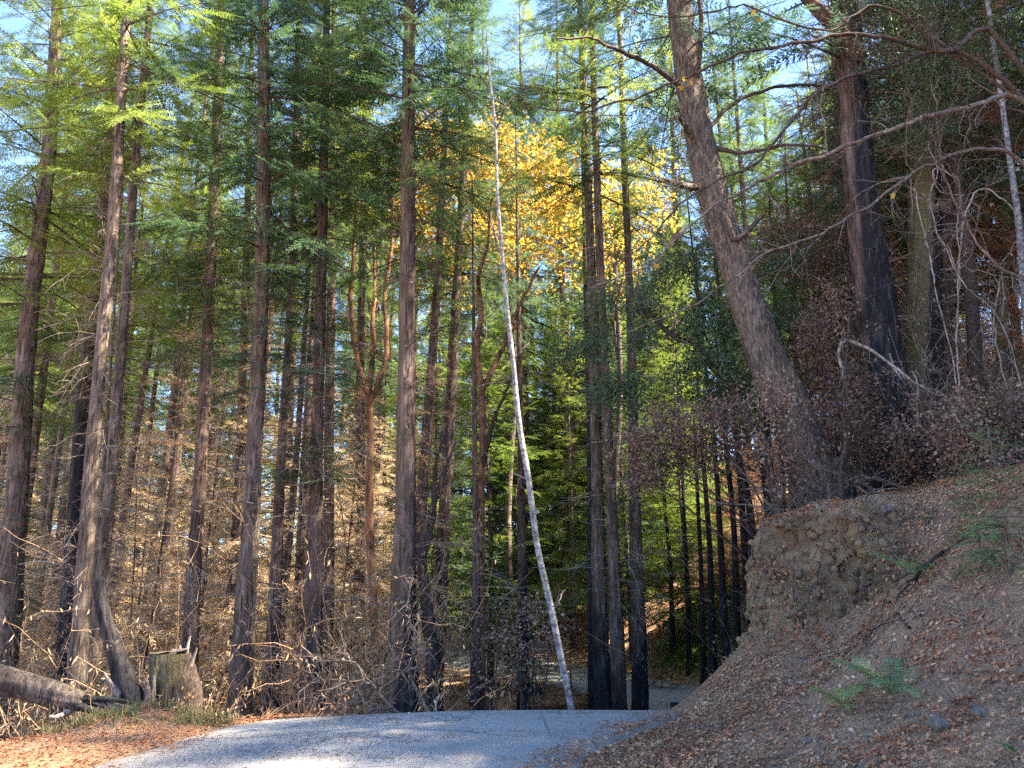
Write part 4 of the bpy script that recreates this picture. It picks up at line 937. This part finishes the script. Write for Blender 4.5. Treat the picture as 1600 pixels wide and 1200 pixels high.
root = thing('burnt_snag', sb, 'short blue-black charred snag leaning left, rising from the end of the fallen log', 'dead tree')
rough_log(root, sb, [(214, 1122, 40), (203, 1085, 34), (190, 1050, 27), (176, 1005, 21), (163, 960, 17), (156, 925, 16), (157, 904, 14), (159, 900, 3)], 10.2, M_BURN, 'trunk', 26, None, 8, .13, .04)
rough_log(root, sb, [(222, 1118, 16), (238, 1090, 10), (242, 1055, 5)], 10.3, M_PALE, 'splinter', 9, None, 9, .25)
rough_log(root, sb, [(196, 1095, 12), (175, 1070, 8), (162, 1050, 3)], 10.1, M_PALE, 'splinter', 9, None, 10, .25)
rough_log(root, sb, [(232, 1116, 12), (231, 1080, 8), (228, 1060, 3)], 10.2, M_TWIG, 'splinter', 9, None, 12, .25)
# a dark narrow trunk close behind the snag
tree('burnt_pole_tree', 'dull brown pole between the two slim grey trunks and the burnt snag', 'tree', [(137, 1080, 22), (146, 980, 18), (152, 880, 14), (160, 760, 10)], 14.5, M_FIR, top=10, sides=12, snags=(SNAG[0], .5, .6))
b0 = P(262, 1105, 10.6); stb = np.array((b0[0], b0[1], hz(b0[0], b0[1])-.1))
root = thing('mossy_stump', stb, 'sawn mossy stump beside the burnt snag on the left verge', 'stump')
px = [(258, 1115, 46), (259, 1090, 46), (262, 1060, 50), (264, 1030, 54), (265, 1020, 54)]
pts = [P(a, b, 10.6)-stb for a, b, w in px]; rad = [w/2/FPX*10.6 for a, b, w in px]
me, s1, s2 = trunk_mesh(pts, rad, M_FIR, 40, .025, .1, 11, 4, (.2, .4, 0), (.75, 4.4)); link('bark', me, root)
g = G(); th = np.linspace(0, 2*np.pi, 25)[:-1]; rads = np.array([0, .35, .7, .98])*rad[-1]; vs = []
for q, r0 in enumerate(rads): vs += [(r0*math.cos(t_), r0*math.sin(t_), .015+.015*vnoise(r0*30, t_*2, 0, 3)+.03*math.cos(t_)) for t_ in th]
fs = [(q*24+k, q*24+(k+1) % 24, (q+1)*24+(k+1) % 24, (q+1)*24+k) for q in range(3) for k in range(24)]
g.add(np.array(vs, float)+pts[-1], fs); link('sawn_top', g.mesh('sawn_top', M_TWIG), root)
b0 = P(296, 1110, 10.8); rb = np.array((b0[0], b0[1], hz(b0[0], b0[1])-.1))
root = thing('upturned_root', rb, 'dark root slab with pale jagged splinters leaning on the sawn stump', 'root')
rough_log(root, rb, [(296, 1118, 34), (293, 1080, 32), (290, 1045, 26), (290, 1020, 12)], 10.8, M_DTWIG, 'root_body', 20, None, 14, .2, .04)
for k, q in enumerate([[(290, 1035, 7), (293, 1010, 5), (298, 993, 2)], [(286, 1035, 6), (283, 1020, 4), (281, 1008, 2)], [(298, 1040, 6), (304, 1024, 4), (308, 1012, 2)]]):
    rough_log(root, rb, q, 10.75, M_PALE, 'splinter', 8, None, 60+k, .2)

# small green redwood sprouts at the left and by the log, boughs drawn near
def sprout(label, px, py, Y, mesh, sc, m_, name='redwood_sprout'):
    p = ground_hit(px, py) if Y < 9 else P(px, py, Y); z = hz(p[0], p[1])
    root = thing(name, (p[0], p[1], z-.02), label, 'sapling')
    v, f = tube([(0, 0, 0), (.02, 0, 2.2*sc), (0, .02, 4.6*sc)], [.03*sc+.006, .02*sc, .004], 6); g = G(); g.add(v, f); link('stem', g.mesh('stem', M_TWIG, True), root)
    o = link('foliage', mesh, root); o.scale = (sc*1.1, sc*1.1, sc); 
    if m_: rematerial(o, m_)
    return root
sprout('small pale green sprout growing in front of the slim grey trunks by the log', 85, 1090, 11.2, C_SMALL[0], .24, L_LIME)
sprout('low green sprout half behind the burnt snag', 170, 1080, 11.6, C_SMALL[1], .2, L_LIME)
sprout('feathery green redwood sprout high on the bank at the right edge', 1580, 900, 7.6, C_SMALL[0], .30, L_FERN)
sprout('feathery green redwood sprout just left of the larger one on the bank', 1535, 895, 7.4, C_SMALL[1], .20, L_FERN)
sprout('shaded green sapling beyond the road at the foot of the hillside', 1030, 980, 27, C_SMALL[1], .5, None)

# ------------------------------------------------------------------ ferns on the bank
def fern(label, px, py, Yg, fr, Lf, mat_, seed, cat='fern', group=None):
    """fr: azimuths (deg, 0 = +x, 90 = away) of the fronds"""
    q = ground_hit(px, py)
    root = thing('sword_fern', (q[0], q[1], hz(q[0], q[1])), label, cat, group); rgf = np.random.default_rng(seed)
    for az, el, ls in fr:
        n = 26; s = np.linspace(0, 1, 12); L = Lf*ls
        e = R(el); az_ = R(az); rr1 = L*np.sin(s*1.2)/1.2*math.cos(e*.6); zz1 = L*(s*math.sin(e)-.5*s*s)
        pts = np.c_[rr1*math.cos(az_), rr1*math.sin(az_), zz1]
        g = G(); g.add(*tube(pts, np.linspace(.005, .0015, 12), 4))
        u = np.repeat(np.linspace(.12, .98, n), 2); side = np.tile((1, -1), n)
        C = np.c_[np.interp(u, s, pts[:, 0]), np.interp(u, s, pts[:, 1]), np.interp(u, s, pts[:, 2])]
        T = nrm(np.c_[np.interp(u, s, np.gradient(pts[:, 0])), np.interp(u, s, np.gradient(pts[:, 1])), np.interp(u, s, np.gradient(pts[:, 2]))])
        sdv = np.array((-math.sin(az_), math.cos(az_), 0)); A = sdv*side[:, None]+T*.45+np.array((0, 0, -.2))+rgf.normal(0, .06, (2*n, 3))
        pl = L*.17*np.sin(np.clip(u*3.3, .35, 3.0))+.008; A = nrm(A)
        W = .008+.004*L
        B = nrm(np.cross(A, np.cross(T, A)+1e-6)); 
        m_ = C+A*pl[:, None]*.45
        V_ = np.stack((C, m_+T*W*.6, C+A*pl[:, None], m_-T*W*.6), 1).reshape(-1, 3)
        g.add(V_, np.arange(len(V_)).reshape(-1, 4)); link('frond', g.mesh('frond', mat_), root)
    return root
fern('large green sword fern in the middle of the leafy bank', 1395, 1085, 6.6, [(215, 50, 1.0), (190, 55, .95), (235, 40, 1.0), (160, 60, .8), (30, 65, .8), (60, 70, .7), (262, 35, .9), (205, 30, .9), (120, 70, .7), (350, 50, .7)], .82, L_FERN, 1)
fern('smaller yellow-green sword fern left of the larger one on the bank', 1318, 1105, 6.5, [(200, 50, 1), (228, 40, .9), (30, 60, .8), (80, 65, .6), (180, 60, .8), (255, 35, .7)], .5, L_FERNY, 2)
fern('green sword fern half buried under dead sticks below the cut face', 1438, 905, 8.2, [(180, 55, 1), (150, 60, .9), (230, 50, 1), (260, 45, .8), (20, 60, .8), (100, 65, .6)], .75, L_FERN, 3)
fern('tiny green fern at the lower right of the bank', 1585, 1175, 5.3, [(180, 50, 1), (220, 45, .9), (10, 50, .8)], .2, L_FERN, 4)
fern('tiny sprig of fern on the bank near the lip at the right', 1450, 818, 9.4, [(180, 70, 1), (250, 60, .9), (20, 60, .8)], .2, L_FERN, 5)
fern('tiny clump of green leaves low on the ochre cut face', 1255, 925, 9.6, [(200, 50, 1), (250, 40, .9), (300, 50, .8)], .17, L_FERN, 6)

# bright ground cover where a shaft of sun meets the slope above the far road
def cover(name, label, cat, pts, n, m_, L, W, hgt, seed, spread=.35):
    rg = np.random.default_rng(seed); g = G(); q = rg.integers(0, len(pts), n); pts = np.asarray(pts, float)
    x = pts[q, 0]+rg.normal(0, spread, n); y = pts[q, 1]+rg.normal(0, spread, n); z = height(x, y)
    D = rg.normal(0, .6, (n, 3)); D[:, 2] = np.abs(D[:, 2])+.35
    g.add(*leaves(np.c_[x, y, z+rg.uniform(0, hgt, n)], D, L*rg.uniform(.5, 1.4, n), W*rg.uniform(.6, 1.4, n), rg))
    return setp(link(name, g.mesh(name, m_)), label, cat, None, 'stuff')
line = [(6.3+.25*k*.55, 31.5-k*.45) for k in range(10)]
cover('bright_undergrowth', 'bright green ground cover on the slope right of the three grey trunks', 'ground cover', line, 2600, L_LIME, .2, .07, .35, 3, .45)
cover('bright_undergrowth', 'green weeds beyond the road crest between the grey trunks and the bank', 'weeds', [(2.9, 14.8), (3.2, 15.2), (2.2, 15.3)], 700, L_GRASS, .16, .03, .2, 4, .3)

# ------------------------------------------------------------------ verge grass, litter, twigs, stones
rg = np.random.default_rng(31)
def blades(name, label, cat, x, y, L, m_, seed, w=.006):
    rg = np.random.default_rng(seed); n = len(x); z = height(x, y)-.01
    D = np.c_[rg.normal(0, .35, (n, 2)), np.ones(n)]
    g = G(); v, f, p = twigs(np.c_[x, y, z], D, L*rg.uniform(.4, 1.2, n), w, rg, 3, .22, .25, 3); g.add(v, f)
    return setp(link(name, g.mesh(name, m_)), label, cat, None, 'stuff')
n = 2600; xx = rg.uniform(-5.0, .2, n); yy = I(xx, [-6, -4.3, -2.8, -.7, 1.8], [8.9, 9.2, 9.55, 9.95, 10.1])+rg.normal(.1, .22, n)
kk = (vnoise(xx*1.5, yy*1.5, 0, 9) > -.15) & (road_dist(xx, yy) > HALF-.02)
blades('verge_grass', 'thin green and straw grass along the far edge of the road', 'grass', xx[kk], yy[kk], .17, L_GRASS, 4)
n = 5200; xx = rg.uniform(.8, 5.5, n); yy = rg.uniform(5, 11, n); kk = (vnoise(xx*1.1, yy*1.1, 0, 19) > .05) & (road_dist(xx, yy) > HALF+.15) 
blades('dry_grass', 'thin straw-coloured dry grass scattered over the leafy bank', 'grass', xx[kk], yy[kk], .13, L_STRAW, 5, .003)
n = 7000; xx = rg.uniform(-11, -4.6, n); yy = rg.uniform(9.9, 13, n); kk = (road_dist(xx, yy) > HALF+.7) & (vnoise(xx, yy, 0, 61) > -.2)
blades('tall_dry_grass', 'tall dry grass and weeds below the fallen log', 'grass', xx[kk], yy[kk], .26, L_STRAW, 6, .005)

def litter(name, label, x, y, L, W, m_, seed, lift=.012, stand=.5):
    rg = np.random.default_rng(seed); n = len(x); e = .03
    z = height(x, y); rd = road_dist(x, y); z = np.where(rd < HALF-.05, z_base(x, y)+.035, z)
    zx = (height(x+e, y)-z)/e*(rd > HALF+.05); zy = (height(x, y+e)-z)/e*(rd > HALF+.05)
    a = rg.uniform(0, 6.28, n); A = np.c_[np.cos(a), np.sin(a), np.zeros(n)]
    zx = np.clip(zx, -3, 3); zy = np.clip(zy, -3, 3)
    A[:, 2] = A[:, 0]*zx+A[:, 1]*zy+rg.normal(0, stand*.5, n)
    A = nrm(A); N = nrm(np.c_[-zx, -zy, np.ones(n)]+rg.normal(0, stand*.6, (n, 3))); B = nrm(np.cross(N, A)); U = np.cross(A, B)
    L_ = (L*rg.uniform(.5, 1.4, n))[:, None]; W_ = (W*rg.uniform(.5, 1.3, n))[:, None]
    C = np.c_[x, y, z+lift*rg.uniform(.3, 2.0, n)]; m_c = C+A*L_*.45
    V_ = np.stack((C, m_c+B*W_*.5+U*W_*.35, C+A*L_, m_c-B*W_*.5+U*W_*.35), 1).reshape(-1, 3)
    g = G(); g.add(V_, np.arange(len(V_)).reshape(-1, 4))
    return setp(link(name, g.mesh(name, m_)), label, 'leaf litter', None, 'stuff')
# bank: dense
n = 120000; xx = rg.uniform(.2, 7.5, n); yy = rg.uniform(4.0, 13, n); dens = vnoise(xx*.9, yy*.9, 0, 14)*.8+.5+.5*vnoise(xx*3, yy*3, 0, 15)
edge_d = road_dist(xx, yy)-HALF; kk = (rg.random(n) < np.clip(dens, .12, 1)) & (edge_d > -.25+rg.exponential(.12, n)*-1) & (edge_d > -.4)
kk &= (edge_d > 0) | (rg.random(n) < .25)
litter('leaf_litter', 'thick pinkish-brown leaf litter covering the bank', xx[kk], yy[kk], 0.05, .03, L_LITTER, 7)
n = 26000; xx = rg.uniform(.6, 7.0, n); yy = rg.uniform(4.5, 11, n); kk = (fbm(xx*1.4, yy*1.4, 0, 3, 54) > .14) & (road_dist(xx, yy) > HALF+.05)
litter('red_leaf_patches', 'patches of rust-red leaves among the duller litter of the bank', xx[kk], yy[kk], .055, .034, L_RED, 17)
n = 9000; xx = rg.uniform(3.2, 9, n); yy = rg.uniform(8.8, 13.5, n); kk = (height(xx, yy) > 1.9) & (vnoise(xx*.8, yy*.8, 0, 24) > -.25)
litter('rusty_litter', 'rust-red fallen leaves along the lip of the bank', xx[kk], yy[kk], .06, .034, L_RED, 8)
n = 22000; xx = rg.uniform(-9, 2.5, n); yy = rg.uniform(6, 11, n); rd = road_dist(xx, yy); kk = (rd > HALF-.55) & ((rd > HALF-.1) | (vnoise(xx*.9, yy*3.5, 0, 34) > .1))
litter('verge_litter', 'reddish needles and leaves scattered over the left verge and road edge', xx[kk], yy[kk], .05, .022, L_RED, 9)
n = 14000; xx = rg.uniform(-6, 2, n); yy = rg.uniform(6, 10, n); rd = road_dist(xx, yy); kk = (rd < HALF-.1) & (fbm(xx*.7+3, yy*3.2, 0, 4, 44)+.25*(rd/HALF) > .22)
litter('road_litter', 'streaks of dark needles and leaf bits lying on the road', xx[kk], yy[kk], .045, .010, L_BROWN, 10, .004, .15)
n = 26000; xx = rg.uniform(-12, 9, n); yy = rg.uniform(12, 30, n); rd = road_dist(xx, yy); kk = rd > HALF
litter('hollow_litter', 'brown fallen leaves in the hollow beyond the road', xx[kk], yy[kk], .085, .05, L_LITTER, 11)
# roots and dead stems hanging down the cut face, and clods of earth stuck in it
n = 260; xx = rg.uniform(3.0, 5.2, n); yy = I(xx, [2.6, 3.3, 4.5, 6], [10.9, 10.4, 9.8, 9.2])+rg.normal(.05, .12, n); zz = height(xx, yy)
v, f, p = twigs(np.c_[xx, yy, zz+.02], np.c_[rg.normal(-.1, .5, n), rg.normal(-.8, .3, n), rg.normal(-.1, .4, n)], rg.uniform(.15, .75, n), .0045, rg, 6, .18, .35); g = G(); g.add(v, f)
setp(link('hanging_roots', g.mesh('hanging_roots', M_TWIG)), 'fine roots and dead stems hanging over the ochre cut face', 'roots', None, 'stuff')
th = np.linspace(0, 2*np.pi, 9)[:-1]; tv = []
for ph_, r0 in ((-.9, .35), (-.5, .85), (0, 1.05), (.45, .8), (.8, .3)): tv += [(r0*math.cos(t_)*(1+.25*math.sin(t_*3+ph_*5)), r0*math.sin(t_), ph_) for t_ in th]
tf = [(q*8+k, q*8+(k+1) % 8, (q+1)*8+(k+1) % 8, (q+1)*8+k) for q in range(4) for k in range(8)]
kk = np.where((ochre > .35) & (V_ground[:, 0] > 2.6) & (V_ground[:, 0] < 5.6))[0]; kk = rg.choice(kk, 900)
M = frame(rg.normal(0, 1, (900, 3)), rg.uniform(0, 6, 900), rg.uniform(.012, .05, 900)*rg.choice([.6, 1, 1.6], 900))
v, f = inst(np.array(tv, float), np.array(tf), M, V_ground[kk]); g = G(); g.add(v, f)
setp(link('earth_clods', g.mesh('earth_clods', M_GROUND, True, {'ochre': np.full(len(v), .8)})), 'clods of earth and stone sticking out of the ochre cut face', 'clods', None, 'stuff')
# twigs lying on the bank
n = 950; xx = rg.uniform(1.2, 6.5, n); yy = rg.uniform(5, 10.5, n); kk = road_dist(xx, yy) > HALF+.4; xx = xx[kk]; yy = yy[kk]; n = len(xx)
D = rg.normal(0, 1, (n, 3)); e = .05; zz = height(xx, yy); D[:, 2] = D[:, 0]*(height(xx+e, yy)-zz)/e+D[:, 1]*(height(xx, yy+e)-zz)/e
D[:, 2] = np.clip(D[:, 2], -1.5, 1.5)
v, f, p = twigs(np.c_[xx, yy, zz+.02], D, rg.uniform(.1, .45, n), rg.uniform(.002, .006, n), rg, 4, .12, 0); g = G(); g.add(v, f)
setp(link('fallen_twigs', g.mesh('fallen_twigs', M_TWIG)), 'small dead twigs strewn over the bank', 'twigs', None, 'stuff')
# pebbles
n = 200; xx = rg.uniform(.8, 6.5, n); yy = rg.uniform(4.8, 10.5, n); kk = road_dist(xx, yy) > HALF+.05; xx = xx[kk]; yy = yy[kk]; n = len(xx)
th = np.linspace(0, 2*np.pi, 7)[:-1]; tv = []
for ph_, r0 in ((-.6, .7), (0, 1), (.55, .7), (.75, .15)): tv += [(r0*math.cos(t_), r0*math.sin(t_)*.8, ph_) for t_ in th]
tf = [(q*6+k, q*6+(k+1) % 6, (q+1)*6+(k+1) % 6, (q+1)*6+k) for q in range(3) for k in range(6)]
D = rg.normal(0, 1, (n, 3)); M = frame(D, rg.uniform(0, 6, n), rg.uniform(.005, .022, n)*rg.choice([.6, 1, 1.5], n))
v, f = inst(np.array(tv, float), np.array(tf), M, np.c_[xx, yy, height(xx, yy)+.006])
mp_, nt, b, new, lk = mat('stone'); lk(ramp(nt, [(0, (.12, .11, .12)), (.6, (.24, .22, .20)), (1, (.42, .39, .36))], new('ShaderNodeNewGeometry').outputs['Random Per Island']), b.inputs['Base Color']); b.inputs['Roughness'].default_value = .9
g = G(); g.add(v, f); setp(link('pebbles', g.mesh('pebbles', mp_)), 'small grey and white stones lying in the leaf litter', 'stones', None, 'stuff')

# long dead sticks lying down the bank, each its own thing
def ground_stick(label, path, w, m_, seed, lift=.04, sub=3):
    pts = []
    for (px, py, Yg) in path:
        q = ground_hit(px, py)
        pts.append(np.array((q[0], q[1], hz(q[0], q[1])+lift)))
    base = pts[0].copy(); root = thing('dead_stick', base, label, 'stick')
    sp = smooth_path(np.array(pts)-base, 30); rgs = np.random.default_rng(seed); sp += np.cumsum(rgs.normal(0, .004, sp.shape), 0)
    sp[:, 2] = np.maximum(sp[:, 2], height(sp[:, 0]+base[0], sp[:, 1]+base[1])-base[2]+w*.5)
    g = G(); g.add(*tube(sp, np.linspace(w, w*.35, 30), 7, .15, seed))
    if sub:
        k = rgs.integers(5, 28, sub); v, f, p = twigs(sp[k], nrm(sp[k+1]-sp[k-1])+rgs.normal(0, .5, (sub, 3)), rgs.uniform(.2, .5, sub), w*.35, rgs, 6, .15); g.add(v, f)
    link('stem', g.mesh('stem', m_, True), root)
ground_stick('long dark stick slanting down the bank past the half-buried fern', [(1530, 832, 8.4), (1478, 870, 8.2), (1440, 895, 8.1), (1400, 915, 8.1), (1330, 945, 8.2)], .014, M_DTWIG, 1)
ground_stick('charred forked stick standing across the half-buried fern', [(1475, 875, 8.0), (1445, 905, 7.9), (1412, 955, 7.8)], .02, M_BURN, 2, .07)
ground_stick('curved dark stick lying below the half-buried fern', [(1420, 990, 7.3), (1385, 982, 7.3), (1360, 1005, 7.2), (1345, 1030, 7.1)], .012, M_DTWIG, 3)
ground_stick('second curved stick crossing above the first below the fern', [(1440, 970, 7.4), (1395, 968, 7.4), (1365, 990, 7.3), (1340, 1035, 7.1)], .009, M_TWIG, 4)
ground_stick('pale straight stick low on the left part of the bank', [(1330, 1015, 7.4), (1290, 1030, 7.4), (1255, 1040, 7.5)], .01, M_PALE, 5)
ground_stick('dark reddish stick on the grey slope under the ochre cut face', [(1290, 920, 8.8), (1265, 950, 8.7), (1237, 975, 8.7)], .013, M_DTWIG, 6)
ground_stick('long thin grey stick running down below the ochre cut face', [(1400, 905, 8.4), (1320, 935, 8.4), (1250, 985, 8.3)], .007, M_TWIG, 7)
ground_stick('thin stick lying across the bank near its lip', [(1440, 790, 9.3), (1400, 830, 9.1), (1370, 850, 9)], .007, M_DTWIG, 8)
# clods and a dark rock
def clod(label, px, py, Yg, s, m_, seed, cat='rock'):
    q = ground_hit(px, py)
    n1, n2 = 14, 20; u = np.linspace(.01, np.pi-.01, n1); w = np.linspace(0, 2*np.pi, n2, endpoint=False); U, W_ = np.meshgrid(u, w, indexing='ij')
    d3 = np.stack((np.sin(U)*np.cos(W_), np.sin(U)*np.sin(W_), np.cos(U)*.7), -1); r_ = 1+.35*fbm(d3[..., 0]*2+seed, d3[..., 1]*2, d3[..., 2]*2, 4, seed)
    V_ = (d3*r_[..., None]*s).reshape(-1, 3); i = np.arange(n1-1)[:, None]*n2; j = np.arange(n2)[None]; k = (j+1) % n2
    g = G(); g.add(V_, np.stack((i+j, i+k, i+n2+k, i+n2+j), -1).reshape(-1, 4))
    o = link('rock', g.mesh('rock', m_), None, (q[0], q[1], hz(q[0], q[1])+s*.3)); setp(o, label, cat)
mr, nt, b, new, lk = mat('dark_rock'); lk(ramp(nt, [(.3, (.06, .048, .040)), (.7, (.17, .14, .12))], noise(nt, 14, 5, .6, objvec(nt))), b.inputs['Base Color']); b.inputs['Roughness'].default_value = .9
clod('dark blue-grey rock in the litter at the lower right', 1468, 1138, 5.6, .075, mr, 3)
clod('small grey rock poking out near the lip of the bank', 1383, 802, 9.3, .09, mr, 5)
clod('small grey stone near the lower right corner', 1530, 1118, 5.6, .05, mr, 7)
clod('pale grey stone at the road edge of the bank', 1262, 1160, 6.2, .03, mr, 9)
b0 = P(1055, 1110, 13.6); 
tree('burnt_stump', 'short black stump past the crest of the road beside the bank', 'stump', [(1056, 1112, 17), (1056, 1098, 16)], 16.5, M_BURN, top=None, sides=14, rough=.2)
clod('black burnt lump beside the black-footed hollow trunk', 835, 1085, 20, .3, M_BURN, 12)


# ------------------------------------------------------------------ labels: say which one, by the named tree it stands beside
marks = [(20, 'the leftmost thick trunk'), (128, 'the slim grey pair at left'), (205, 'the thinner slim grey trunk'), (312, 'the trunk behind the stump'),
         (395, 'the broad grey redwood'), (440, 'the half hidden redwood'), (500, 'the close pair of redwoods'), (578, 'the forked orange madrone'),
         (634, 'the largest redwood trunk'), (690, 'the crooked burnt snag'), (750, 'the wavy orange madrone'), (815, 'the black-footed hollow trunk'), (880, 'the pale leaning pole'),
         (930, 'the left of three grey trunks'), (988, 'the right of three grey trunks'), (1125, 'the slim black slope trunk'), (1200, 'the leaning fir'), (1375, 'the half-burnt bank trunk'), (1446, 'the mossy fir'), (1565, 'the right edge brown trunk')]
ORD = ['nearest', 'second', 'third', 'fourth', 'fifth', 'sixth', 'seventh', 'eighth', 'ninth', 'tenth', 'eleventh', 'twelfth', 'thirteenth', 'fourteenth', 'fifteenth']
short = {'slim redwoods in the dry brush': 'slim redwood in the dry brush', 'young conifers beyond the far road': 'bushy green young conifer', 'distant conifers in the back rows': 'distant tall conifer',
         'shaded conifers on the right-hand hillside': 'shaded hillside conifer', 'scorched young redwoods in the brush': 'tan scorched young redwood', 'scorched young redwoods on the hillside': 'rusty scorched young redwood', 'added shade conifers up the hill': 'added shade conifer up the hill'}
bins = {}
for o in list(COL.objects):
    gname = o.get('group')
    if o.parent or gname not in short: continue
    l_ = np.array(o.location); px = pxof(l_+np.array((0, 0, 3.0)))[0]
    mk = min(marks, key=lambda m_: abs(m_[0]-px)); side = 'left of' if px < mk[0]-9 else 'right of' if px > mk[0]+9 else 'behind'
    if gname == 'added shade conifers up the hill': mk = (0, 'the picture edge'); side = 'outside the right of'
    bins.setdefault((gname, side, mk[1]), []).append((l_[1], o))
for (gname, side, mk), lst in bins.items():
    lst.sort(key=lambda t_: t_[0])
    for k, (y_, o) in enumerate(lst):
        o['label'] = ('%s just %s %s' % (short[gname], side, mk)) if len(lst) == 1 else ('%s %s, just %s %s' % (ORD[min(k, 14)], short[gname], side, mk))
#END
